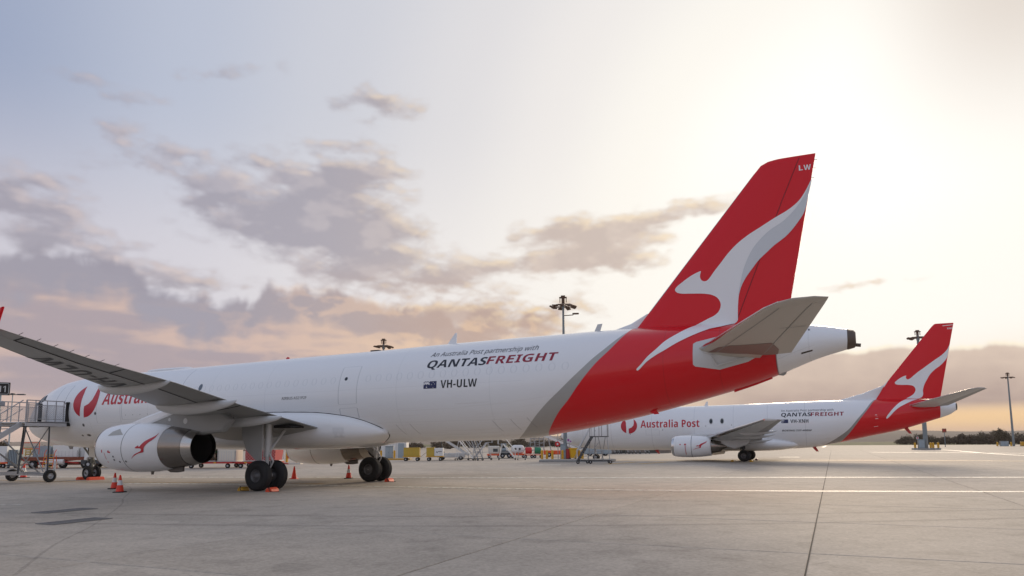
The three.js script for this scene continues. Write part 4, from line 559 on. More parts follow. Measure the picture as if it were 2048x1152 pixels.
  const r1 = [[37.79, 10.6], [37.56, 10.16], [37.09, 9.68], [36.5, 9.26], [35.92, 8.83], [35.44, 8.47], [35.03, 8.17], [34.67, 7.86], [34.37, 7.61], [34.17, 7.55], [34.06, 7.69], [34.1, 7.92]], r2 = [[34.1, 7.92], [33.87, 7.85], [33.51, 7.65], [33.27, 7.46], [33.11, 7.28], [33.19, 7.14], [33.65, 7.06], [34.22, 7.03], [34.61, 6.92], [34.78, 6.63], [34.68, 6.31], [34.44, 6.06], [33.95, 5.78]], r3 = [[34.98, 5.74], [35.27, 5.91], [35.37, 6.16], [35.37, 6.48], [35.51, 6.99], [35.77, 7.49], [36.08, 7.99], [36.44, 8.36], [36.91, 8.72], [37.27, 9.09], [37.52, 9.46], [37.66, 9.97], [37.78, 10.5]];
  part(fin, 'emblem', wrap([shapeOf([...spline(r1, 70), ...spline(r2, 70), ...spline(r3, 70)])], finS, 0.012, true), M.decalWhite, 'white leaping silhouette on the fin');
  part(fin, 'tip_stripe', wrap([shapeOf([[37.35, 12.36], [38.18, 12.42], [38.18, 12.47], [37.35, 12.41]])], finS, 0.012), M.chrome); part(fin, 'lettering', wrap(letters(fontB, 'XNH', 37.7, 12.05, 0.42, 0.16), finS, 0.012), M.decalWhite);
  const dors = part(jet, 'dorsal_fillet', wingPanel([[5.5, 27.4, 33.0, 0, 0, 0.03], [5.8, 28.3, 32.2, 0, 0, 0.035], [6.4, 30.4, 32.2, 0, 0, 0.06], [7.1, 32.2, 32.8, 0, 0, 0.16], [7.55, 32.6, 33.0, 0, 0, 0.16]], { axis: 'y' }), M.white);
  part(dors, 'red_paint', wrap([shapeOf([[31.5, 5.82], [32.2, 7.0], [32.2, 5.84]])], (x, y) => ({ z: 0.07, n: [0, 0, 1] }), 0.06), M.red);
  part(jet, 'tail_end', lathe([[0, 0.34], [0.12, 0.3], [0.16, 0.1], [0.1, 0.0]], 'x', 20).scale(1, 1.05, 0.95).translate(37.86, 4.95, 0), M.darkMetal);
  const T = [[0.4, 33.8, 37.1, 5.05, 4.98, 0.11], [1.0, 34.1, 37.15, 5.1, 5.03, 0.105], [6.6, 38.0, 39.15, 6.12, 6.07, 0.09], [7.0, 38.5, 39.25, 6.18, 6.14, 0.06]];
  const W = [[1.5, 13.2, 21.6, 2.05, 1.85, 0.14], [3.0, 15.1, 21.4, 2.2, 2.05, 0.135], [5.2, 16.55, 21.4, 2.42, 2.28, 0.125], [9, 18.55, 22.2, 2.8, 2.72, 0.115], [14, 21.0, 23.2, 3.28, 3.22, 0.11], [17.0, 22.45, 23.85, 3.6, 3.55, 0.1]];
  const canoe = (x0, x1, y, z, h, wd, tilt) => { const n = 20, St = Array.from({ length: n + 1 }, (_, i) => { const t = i / n, r = Math.pow(Math.sin(Math.PI * Math.pow(t, 0.75)), 0.65); return [x0 + (x1 - x0) * t, y + 0.1 * h + tilt * t, y - h * Math.max(0.03, r) + tilt * t, wd * Math.max(0.02, r)]; }); return hullGeo(St, { nt: 16, sub: 1 }).translate(0, 0, z); };
  for (const s of [1, -1]) {
    const f = (g) => (s > 0 ? g : mirrorZ(g)); const t = part(jet, 'tailplane', f(wingPanel(T, { c1: 0.7 })), M.lightGrey); part(t, 'elevator', f(wingPanel(T, { c0: 0.706, s0: 1.0, s1: 6.8, nc: 6 })), M.wingGrey); part(t, 'leading_edge', f(wingPanel(T, { c1: 0.025, s0: 1.1, s1: 6.6, nc: 6 }).translate(-0.015, 0.001, 0)), M.chrome);
    const w = part(jet, 'wing', f(wingPanel(W, { c0: 0.102, c1: 0.74 })), M.lightGrey); part(w, 'slat', f(wingPanel(W, { c1: 0.1, s0: 2.4 })), M.chrome); part(w, 'flap', f(wingPanel(W, { c0: 0.746, s0: 1.9, s1: 12, nc: 6 })), M.wingGrey); part(w, 'aileron', f(wingPanel(W, { c0: 0.746, s0: 12.06, nc: 6 })), M.wingGrey);
    for (const a of [[18.9, 22.75, 2.5, 6.9, 0.42, 0.2, 0.05], [19.7, 23.1, 2.78, 9.8, 0.38, 0.18, 0.05], [18.5, 22.3, 2.15, 4.0, 0.4, 0.2, -0.05]]) part(w, 'flap_track_fairing', f(canoe(...a)), M.lightGrey);
    const prof = [[0, 0.8], [0.08, 0.9], [0.3, 0.98], [0.9, 1.04], [1.8, 1.05], [2.8, 1.0], [3.6, 0.9], [3.72, 0.87]], ex = 13.15, ey = 1.5, ez = 4.83, at = (g) => f(g.clone().translate(ex, ey, ez));
    const e = part(jet, 'engine', at(lathe([...prof.slice(2), [3.72, 0.8]], 'x', 44)), M.white); part(e, 'inlet_lip', at(lathe([[0.35, 0.74], [0.1, 0.74], [0, 0.79], [0, 0.81], [0.08, 0.9], [0.3, 0.98]], 'x', 44)), M.chrome); part(e, 'inlet_duct', at(lathe([[0.25, 0.74], [1.0, 0.76], [1.05, 0.02]], 'x', 28)), M.darkMetal);
    part(e, 'fan_duct', at(lathe([[3.5, 0.82], [3.6, 0.55]], 'x', 32)), M.black); part(e, 'core_nozzle', at(lathe([[3.3, 0.66], [3.9, 0.64], [4.6, 0.5], [4.62, 0.44], [4.2, 0.4]], 'x', 32)), M.hotMetal); part(e, 'exhaust_plug', at(lathe([[4.2, 0.36], [4.7, 0.3], [5.3, 0.12], [5.5, 0.0]], 'x', 24)), M.hotMetal);
    part(e, 'strut', f(extrude([[14.2, 2.5], [15.5, 2.55], [17.2, 2.6], [20.4, 2.3], [20.1, 1.75], [19.0, 1.35], [17.6, 1.75], [16.6, 2.2], [15.2, 2.45]], 0.4, 0.12).translate(0, 0, ez)), M.lightGrey);
    part(e, 'emblem', f(wrap([leapAt(15.25, 1.15, 16.55, 2.02)], onNacelle(prof.map(([a, r]) => [a + ex, r]), ey, ez), 0.02, 2)), M.decalRed, 'red leaping silhouette on the cowl');
    part(e, 'cowl_joint', f(lathe([[1.92, 1.05], [1.94, 1.0525], [1.96, 1.05]], 'x', 44).translate(ex, ey, ez)), M.steelDark);
    part(e, 'marking', f(wrap([shapeOf([[14.55, 0.72], [14.6, 0.72], [14.55, 1.62], [14.5, 1.62]]), shapeOf([[14.44, 1.62], [14.62, 1.62], [14.62, 1.74], [14.44, 1.74]]), shapeOf([[14.0, 1.62], [14.12, 1.62], [14.12, 1.72], [14.0, 1.72]])], onNacelle(prof.map(([a, r]) => [a + ex, r]), ey, ez), 0.012)), M.decalRed);
    const gw = wheel(0.56, 0.4, 0.26), leg = part(jet, 'main_landing_gear', f(join(rod([19.6, 0.56, 2.86], [19.5, 2.0, 2.86], 0.12, 12), rod([19.6, 0.56, 2.3], [19.6, 0.56, 3.4], 0.08, 10), rod([19.6, 1.0, 2.86], [18.9, 2.0, 2.86], 0.05, 8), box(19.5, 1.35, 2.95, 0.5, 0.3, 0.05))), M.steelDark); addWheels(leg, [[19.6, 0.56, s * 3.29], [19.6, 0.56, s * 2.43]], gw, M.rim);
  }
  part(jet, 'belly_fairing', hullGeo([[12.2, 1.9, 1.3, .6], [14, 2.3, 1.02, 1.7], [17, 2.45, 0.98, 2.0], [20.5, 2.45, 0.98, 2.0], [22.5, 2.3, 1.05, 1.85], [24, 2.0, 1.25, 1.4], [24.6, 1.75, 1.45, .8]], { n: 2.5, nt: 48 }), M.white);
  const ng = part(jet, 'nose_landing_gear', join(rod([4.0, 0.35, 0], [3.9, 1.4, 0], 0.08, 10), rod([4.0, 0.35, -0.35], [4.0, 0.35, 0.35], 0.05, 8)), M.gearWhite); addWheels(ng, [[4, 0.34, 0.22], [4, 0.34, -0.22]], wheel(0.34, 0.2, 0.16), M.rimLight);
  for (const [x, y, d] of [[10.3, 1.14, -1], [25.6, 1.35, -1], [15.6, 5.58, 1], [33.6, 2.98, -1]]) part(jet, 'blade_antenna', extrude(d > 0 ? [[x, y - 0.05], [x + 0.35, y - 0.05], [x + 0.4, y + 0.42], [x + 0.25, y + 0.42]] : [[x, y + 0.08], [x + 0.35, y + 0.1], [x + 0.62, y - 0.42], [x + 0.42, y - 0.42]], 0.06, 0.015), d > 0 ? M.white : M.redSteel);
}

// ================================================================ EQUIPMENT ON THE APRON
const RV = YAW;                                                       // rows of parked equipment run square to this bearing
// ---- mobile passenger stairs at the forward door
{
  const t = thing('passenger_stairs', 'tall galvanised mobile boarding stairs standing at the forward door of the front jet', 'stairs', [0, 0, 0]);
  const x0 = 3.15, x1 = 5.65, z0 = 2.0, z1 = 4.15, y = 3.2;
  part(t, 'deck', join(box((x0 + x1) / 2, y - 0.04, (z0 + z1) / 2, x1 - x0, 0.06, z1 - z0), box(x1 - 0.04, y - 0.14, (z0 + z1) / 2, 0.08, 0.22, z1 - z0), box(x0 + 0.04, y - 0.14, (z0 + z1) / 2, 0.08, 0.22, z1 - z0)), M.alu);
  part(t, 'deck_nose', join(rbox((x0 + x1) / 2, y - 0.12, z0 - 0.1, x1 - x0 + 0.04, 0.22, 0.26, 0.06)), M.rubber);
  const rails = (x) => { const r = [], top = y + 1.1; r.push(rod([x, top, z0 + 0.15], [x, top, z1], 0.026), rod([x, y + 0.86, z0 + 0.15], [x, y + 0.86, z1], 0.018), rod([x, y + 0.12, z0 + 0.15], [x, y + 0.12, z1], 0.018)); for (const z of [z0 + 0.2, z0 + 0.62, z0 + 1.1, z1 - 0.45, z1]) r.push(rod([x, y, z], [x, top, z], z === z1 ? 0.04 : 0.024)); r.push(rod([x, top, z0 + 0.2], [x, top - 0.2, z0 + 0.04], 0.024), rod([x, top - 0.2, z0 + 0.04], [x, y, z0 + 0.04], 0.024)); return join(r); };
  const net = (x) => { const r = [], h = 0.74, a = z0 + 0.12, b = z1, st = 0.1; for (let q = a - h; q < b; q += st) { const s0 = Math.max(a, q), e0 = Math.min(b, q + h); if (e0 > s0) { r.push(rod([x, y + 0.12 + (s0 - q), s0], [x, y + 0.12 + (e0 - q), e0], 0.007, 4), rod([x, y + 0.12 + h - (s0 - q), s0], [x, y + 0.12 + h - (e0 - q), e0], 0.007, 4)); } } return join(r); };
  for (const x of [x0 + 0.03, x1 - 0.03]) { part(t, 'guard_rail', rails(x), M.galv); part(t, 'mesh_infill', net(x), M.galv); part(t, 'bumper', rbox(x, y + 0.55, z0 - 0.02, 0.12, 1.08, 0.2, 0.04), M.rubber); }
  // flight down towards the near side
  const zs = z1, ze = 8.4, n = 15;
  for (const x of [x0 + 0.35, x1 - 0.35]) { part(t, 'stringer', bar([x, y - 0.12, zs], [x, 0.25, ze], 0.06, 0.26), M.alu); part(t, 'handrail', join(rod([x, y + 1.1, zs], [x, 1.3, ze], 0.026), rod([x, y + 0.65, zs], [x, 0.85, ze], 0.018), [0.25, 0.5, 0.75, 1].map((k) => { const z = zs + (ze - zs) * k, yy = y - 0.1 + (0.25 - y + 0.1) * k; return rod([x, yy, z], [x, yy + 1.1, z], 0.02); })), M.galv); }
  for (let k = 1; k < n; k++) { const q = k / n; part(t, 'step', box((x0 + x1) / 2, y - q * (y - 0.25), zs + q * (ze - zs), x1 - x0 - 0.78, 0.04, 0.26), M.galv); }
  part(t, 'hand_grip', rbox(x0 + 0.2, y + 0.98, z1 - 0.05, 0.05, 0.26, 0.3), M.galv);
  for (const x of [x0 + 0.15, x1 - 0.12]) for (const z of [z0 + 0.85, z1 - 0.1]) part(t, 'leg', rod([x, y - 0.2, z], [x + (x < 4 ? -0.3 : 0.1) * (z < 3.5 ? 1 : 0), 0.5, z + (z > 3.5 ? 0.25 : 0)], 0.04, 8), M.steelDark);
  part(t, 'brace', join(rod([x1 - 0.1, y - 0.25, z0 + 0.85], [x0 + 0.3, 0.6, z0 + 1.0], 0.03), rod([x0 + 0.3, y - 0.25, z0 + 0.9], [x1 - 0.3, 0.55, z0 + 0.9], 0.03), rod([x1 - 0.2, 2.2, z1 + 0.9], [x1 - 0.2, 0.55, z0 + 1.2], 0.035), rod([x1 - 0.2, 1.9, z1 + 1.5], [x1 - 1.4, 0.55, z0 + 1.2], 0.03), rod([x0 + 0.5, 2.2, z1 + 0.9], [x0 + 0.9, 0.55, z0 + 1.2], 0.03)), M.galv);
  part(t, 'chassis', join(box(4.2, 0.42, 2.85, 3.0, 0.16, 0.16), box(4.9, 0.5, 4.8, 0.12, 0.14, 4.0), box(3.6, 0.5, 4.8, 0.12, 0.14, 4.0), box(5.55, 0.7, 2.85, 0.12, 0.5, 0.12)), M.alu);
  const w = wheel(0.34, 0.22, 0.15); for (const x of [5.85, 2.55]) { const a = part(t, 'wheel', w.tyre.clone().rotateY(Math.PI / 2), M.tyre); a.position.set(x, 0.34, 2.85); const b = part(a, 'rim', w.rim.clone().rotateY(Math.PI / 2), M.rimLight); }
  part(t, 'jack', join(rod([5.75, 0.1, 2.55], [5.75, 0.95, 2.55], 0.05), rod([5.75, 0.85, 2.55], [5.75, 1.1, 2.55], 0.07)), M.reflect);
}
// ---- stand number board
{
  const t = thing('stand_sign', 'black stand number board reading H1 on a grey post', 'sign', [-3.5, 0, 0.4], 1.02);
  part(t, 'post', rod([-0.05, 0, 0], [-0.05, 5.15, 0], 0.09, 12), M.blueGrey);
  part(t, 'board', rbox(-0.22, 5.47, 0.06, 1.34, 0.8, 0.1, 0.03), std(rgb(0.008, 0.009, 0.01), 0.4));
  const cv = document.createElement('canvas'); cv.width = 512; cv.height = 304; const g = cv.getContext('2d'); g.fillStyle = '#060708'; g.fillRect(0, 0, 512, 304); g.strokeStyle = '#c9cccb'; g.lineWidth = 10; g.beginPath(); g.roundRect(18, 18, 476, 268, 34); g.stroke(); g.fillStyle = '#d4d6d4'; g.font = '215px sans-serif'; g.textAlign = 'center'; g.textBaseline = 'middle'; g.fillText('H1', 340, 160);
  const tx = new THREE.CanvasTexture(cv); tx.colorSpace = THREE.SRGBColorSpace; part(t, 'board_face', new THREE.PlaneGeometry(1.28, 0.76).translate(-0.22, 5.47, 0.115), new THREE.MeshStandardMaterial({ map: tx, roughness: 0.4 }));
}
// ---- floodlight masts
function mast(label, pos, h, lamps = 9, r = 0.3) {
  const t = thing('floodlight_mast', label, 'light mast', pos, 0.3, 'floodlight masts'), k = h / 17 * 0.88;
  part(t, 'pole', rod([0, 0, 0], [0, h - 0.6, 0], r * 0.85, 14, r * 0.42), M.cabinet);
  const ring = new THREE.TorusGeometry(1.15 * k, 0.06 * k, 6, 28).rotateX(Math.PI / 2).translate(0, h - 1.1 * k, 0), arms = [ring]; for (let i = 0; i < 6; i++) { const a = i * Math.PI / 3; arms.push(rod([0, h - 1.15 * k, 0], [Math.cos(a) * 1.15 * k, h - 1.1 * k, Math.sin(a) * 1.15 * k], 0.05 * k)); } arms.push(rod([0, h - 0.8 * k, 0], [0, h, 0], 0.2 * k), box(0, h - 0.1 * k, 0, 0.9 * k, 0.1 * k, 0.5 * k), box(0.38 * k, h - 0.4 * k, 0, 0.09 * k, 0.6 * k, 0.09 * k), box(-0.38 * k, h - 0.4 * k, 0, 0.09 * k, 0.6 * k, 0.09 * k), box(0, h + 0.02 * k, 0, 0.5 * k, 0.24 * k, 0.34 * k));
  part(t, 'head_frame', join(arms), M.brown);
  for (let i = 0; i < lamps; i++) { const a = i / lamps * Math.PI * 2 + 0.2, q = part(t, 'floodlight', rbox(0, 0, 0, 0.62 * k, 0.16 * k, 0.5 * k, 0.04), M.brown); q.position.set(Math.cos(a) * 1.35 * k, h - 1.2 * k, Math.sin(a) * 1.35 * k); q.rotation.set(0.35 * Math.sin(a), -a, -0.3 * Math.cos(a)); }
  return t;
}
mast('floodlight mast rising behind the front jet, left of the dark slanted lettering', [-11.7, 0, -50.8], 15.6);
mast('floodlight mast standing on the concrete island, its head clear above the fuselage', [15.9, 0.2, -45.6], 17.6, 9, 0.26);
part(scene.getObjectByName('floodlight_mast_001'), 'service_arm', join(rod([0, 15.5, 0], [1.1, 15.55, 0], 0.05), rbox(1.35, 15.68, 0, 0.7, 0.16, 0.3, 0.05)), M.brown);
mast('floodlight mast on the kerbed island under the distant red tail', [56.2, 0.3, -146.5], 24.6, 9, 0.55);
mast('farthest floodlight mast, standing alone at the right edge', [85.8, 0, -240], 22.4, 8, 0.42);
{ const t = thing('area_light', 'small double-arm area light on a thin pole behind the boarding stairs', 'light mast', [-70, 0, -38], 0.5); part(t, 'pole', rod([0, 0, 0], [0, 9.6, 0], 0.12, 8, 0.07), M.blueGrey); part(t, 'crossarm', rod([-1.5, 9.6, 0], [1.5, 9.6, 0], 0.06), M.steelDark); for (const x of [-1.25, 1.25]) part(t, 'lamp_head', rbox(x, 9.62, 0, 1.1, 0.18, 0.5, 0.06), M.steelDark); part(t, 'lamp_head', rbox(0, 9.7, 0, 0.5, 0.25, 0.5, 0.06), M.steelDark); }
{ const t = thing('flag_pole', 'thin bare grey pole rising beyond the smaller jet', 'pole', [12.5, 0, -110], 0); part(t, 'shaft', rod([0, 0, 0], [0, 11.8, 0], 0.14, 8, 0.08), M.cabinet); part(t, 'cap', lathe([[0, 0.14], [0.16, 0.1], [0.2, 0]], 'y', 10).translate(0, 11.8, 0), M.cabinet); }

// ---- traffic cones
function cone(label, pos, collar, lean = 0, h = 0.71) {
  const t = thing('traffic_cone', label, 'traffic cone', pos, 0.4, 'traffic cones round the front jet'), k = h / 0.74;
  part(t, 'base', rbox(0, 0.022, 0, 0.42 * k, 0.044, 0.42 * k, 0.02), collar ? M.rubber : M.coneRed);
  const r = (y) => 0.165 - (y - 0.04) / (h - 0.04) * 0.135; part(t, 'body', lathe([[0.04, r(0.04) * k], [h, 0.03 * k], [h, 0.02 * k]], 'y', 24), M.coneRed);
  if (collar) part(t, 'collar', lathe([[h * 0.42, r(h * 0.42) * k + 0.004], [h * 0.7, r(h * 0.7) * k + 0.004]], 'y', 24), M.reflect);
  t.rotation.z = lean; return t;
}
cone('white-collared orange cone, left of the pair beside the near engine', [14.6, 0, 5.4], true);
cone('orange cone, front of the pair beside the near engine', [17.06, 0, 6.92], true, 0.02);
cone('plain orange cone with no collar, just behind the near main wheels', [15.94, 0, -4.46], false, 0, 0.7);
cone('white-collared orange cone in front of the far main wheels', [18.57, 0, -5.93], true, 0, 0.76);
cone('orange cone with grey top behind the boarding stairs wheels', [-1.6, 0, -0.2], true, 0, 0.85);

// ---- wheel chocks
function chock(label, pos, ry, len, mat, rope = true) {
  const t = thing('wheel_chock', label, 'chock', pos, ry, 'wheel chocks'); part(t, 'block', extrude([[-0.13, 0], [0.13, 0], [0.1, 0.1], [0.03, 0.15], [-0.03, 0.15], [-0.1, 0.1]], len, 0.02), mat); if (rope) part(t, 'rope', new THREE.TubeGeometry(new THREE.CatmullRomCurve3([V(0, 0.12, len / 2), V(0.05, 0.2, len / 2 + 0.03), V(0.1, 0.05, len / 2 + 0.08), V(0.3, 0.02, len / 2 + 0.1), V(0.5, 0.02, len / 2 + 0.02)]), 20, 0.014, 5), M.seal); return t;
}
chock('yellow chock ahead of the near main wheel', [21.2, 0, 4.3], 0.1, 0.42, M.chockYellow);
chock('orange chock behind the near main wheels', [22.75, 0, 4.25], 0.25, 0.6, M.chockOrange);
chock('orange chock behind the far main wheels', [22.76, 0, -3.9], 0.2, 0.6, M.chockOrange);
chock('long orange chock behind the nose wheels', [5.58, 0, 0.1], 0.05, 0.95, M.chockOrange, false);
chock('long orange chock ahead of the nose wheels', [4.57, 0, 0.1], 0.05, 0.8, M.chockOrange, false);
chock('amber chock ahead of the main wheels of the smaller jet', [33.2, 0, -45.4], 0, 0.5, M.chockYellow, false);
chock('amber chock behind the near main wheels of the smaller jet', [34.95, 0, -45.45], 0, 0.8, M.yellow, false);
chock('dark chock behind the far main wheels of the smaller jet', [34.6, 0, -51.8], 0, 0.5, M.maroon, false);

// ---- generic pieces
function casters(t, list, r = 0.14, w = 0.08) { const c = lathe([[-w / 2, r * 0.3], [-w / 2, r * 0.85], [-w * 0.3, r], [w * 0.3, r], [w / 2, r * 0.85], [w / 2, r * 0.3]], 'z', 18); for (const [x, z] of list) { const m = part(t, 'wheel', c, M.tyre); m.position.set(x, r, z); part(m, 'hub', rod([0, 0, -w * 0.52], [0, 0, w * 0.52], r * 0.4, 10), M.rimLight); } }
function dolly(label, pos, ry, L = 3.3, D = 2.2, mat = M.redSteel, group = 'red pallet dollies') { const t = thing('pallet_dolly', label, 'dolly', pos, ry, group); part(t, 'frame', join(box(0, 0.46, D / 2 - 0.05, L, 0.14, 0.1), box(0, 0.46, -D / 2 + 0.05, L, 0.14, 0.1), box(L / 2 - 0.05, 0.46, 0, 0.1, 0.14, D - 0.2), box(-L / 2 + 0.05, 0.46, 0, 0.1, 0.14, D - 0.2), box(0, 0.42, 0, L - 0.2, 0.06, 0.3)), mat); const rl = []; for (let k = 0; k < 9; k++) rl.push(rod([-L / 2 + 0.2 + k * (L - 0.4) / 8, 0.52, -D / 2 + 0.1], [-L / 2 + 0.2 + k * (L - 0.4) / 8, 0.52, D / 2 - 0.1], 0.035)); part(t, 'rollers', join(rl), M.galv); casters(t, [[-L / 2 + 0.45, D / 2 - 0.2], [L / 2 - 0.45, D / 2 - 0.2], [-L / 2 + 0.45, -D / 2 + 0.2], [L / 2 - 0.45, -D / 2 + 0.2]], 0.2, 0.14); part(t, 'drawbar', bar([L / 2, 0.4, 0], [L / 2 + 0.7, 0.3, 0], 0.08, 0.08), mat); for (const x of [-0.8, 0.5]) part(t, 'reflector', box(x, 0.46, D / 2 + 0.006, 0.18, 0.1, 0.012), M.yellow); return t; }
function netted(label, name, pos, ry, w, h, d, mat, netMat, seed, cat = 'cargo pallet') { // a net-covered pallet load: a lumpy wrapped stack under a real net of cords
  const t = thing(name, label, cat, pos, ry); part(t, 'pallet', box(0, 0.03, 0, w + 0.2, 0.06, d + 0.2), M.alu);
  const g = new THREE.BoxGeometry(w, h, d, 14, 10, 8), p = g.attributes.position; for (let i = 0; i < p.count; i++) { const x = p.getX(i), y = p.getY(i), z = p.getZ(i), n = fbm(x * 1.7 + z * 1.3 + seed, y * 2 + z, seed, 3) - 0.5, k = 1 + 0.1 * n - 0.05 * Math.pow(Math.abs(2 * y / h), 4) * (y > 0 ? 1 : 0); p.setXYZ(i, x * k, y + (y > 0 ? 0.14 * n : 0), z * k); } g.translate(0, h / 2 + 0.06, 0); g.computeVertexNormals(); part(t, 'load', g, mat);
  const cords = []; for (let q = -w / 2 - h; q < w / 2; q += 0.24) for (const s of [1, -1]) { const a = Math.max(-w / 2, q), b = Math.min(w / 2, q + h); if (b - a > 0.05) cords.push(rod([s * a, 0.06 + (a - q), d / 2 + 0.07], [s * b, 0.06 + (b - q), d / 2 + 0.07], 0.013, 4)); } part(t, 'net', join(cords), netMat); return t;
}
const camo = noiseTex(256, (u, v) => { const a = tfbm(u, v, 9, 401, 3), b = tfbm(u, v, 12, 402, 3), c = tfbm(u, v, 14, 403, 2); if (c > 0.6) return [0.6, 0.5, 0.42]; if (a > 0.56) return [0.22, 0.34, 0.2]; if (b > 0.56) return [0.36, 0.25, 0.18]; return [0.2, 0.17, 0.13]; });
const dA = [-4.4, 0, -17.2], dB = [-1.0, 0, -18.9];
dolly('red pallet dolly carrying the mottled load and the pale container', dA, RV, 3.9, 2.3);
dolly('red pallet dolly carrying the red netted load', dB, RV, 3.4, 2.3);
netted('pallet load wrapped in mottled green and brown sheet on a red dolly', 'netted_pallet', [-5.05, 0.56, -16.9], RV, 2.2, 1.6, 1.9, new THREE.MeshStandardMaterial({ map: camo, roughness: 0.9 }), M.tarp, 3);
netted('red netted pallet load on the red dolly behind the near main gear', 'netted_pallet', [-0.65, 0.56, -19.0], RV, 2.5, 1.45, 1.9, std(rgb(0.42, 0.06, 0.06), 0.8), std(rgb(0.6, 0.3, 0.28), 0.8), 6);
function uld(label, pos, ry, w, h, d, mat, notch = 0, group) { const t = thing('air_container', label, 'container', pos, ry, group); const sh = notch ? [[-w / 2, 0], [w / 2, 0], [w / 2, h * 0.62], [-w / 2 + notch + 0.35, h * 0.8], [-w / 2 + notch, h], [-w / 2 + notch * 0.3, h], [-w / 2, h * 0.7]] : [[-w / 2, 0], [w / 2, 0], [w / 2, h], [-w / 2, h]]; part(t, 'shell', extrude(sh, d, 0.02), mat); part(t, 'base', box(0, -0.02, 0, w + 0.06, 0.08, d + 0.06), M.alu); const e = []; for (const x of [-w / 2 + 0.04, w / 2 - 0.04]) e.push(box(x, h * 0.3, d / 2 + 0.012, 0.06, h * 0.56, 0.024)); part(t, 'edge_posts', join(e), M.galv); part(t, 'door_panel', box(0, h * 0.3, d / 2 + 0.008, w - 0.3, h * 0.5, 0.016), mat); const ribs = []; for (let k = 1; k < 6; k++) ribs.push(box(-w / 2 + 0.15 + k * (w - 0.3) / 6, h * 0.3, d / 2 + 0.02, 0.025, h * 0.5, 0.012)); part(t, 'ribs', join(ribs), M.alu); return t; }
uld('pale curved-top air container beside the mottled load', [-3.2, 0.6, -17.75], RV, 1.5, 1.42, 1.6, M.creamPaint, 0.25);

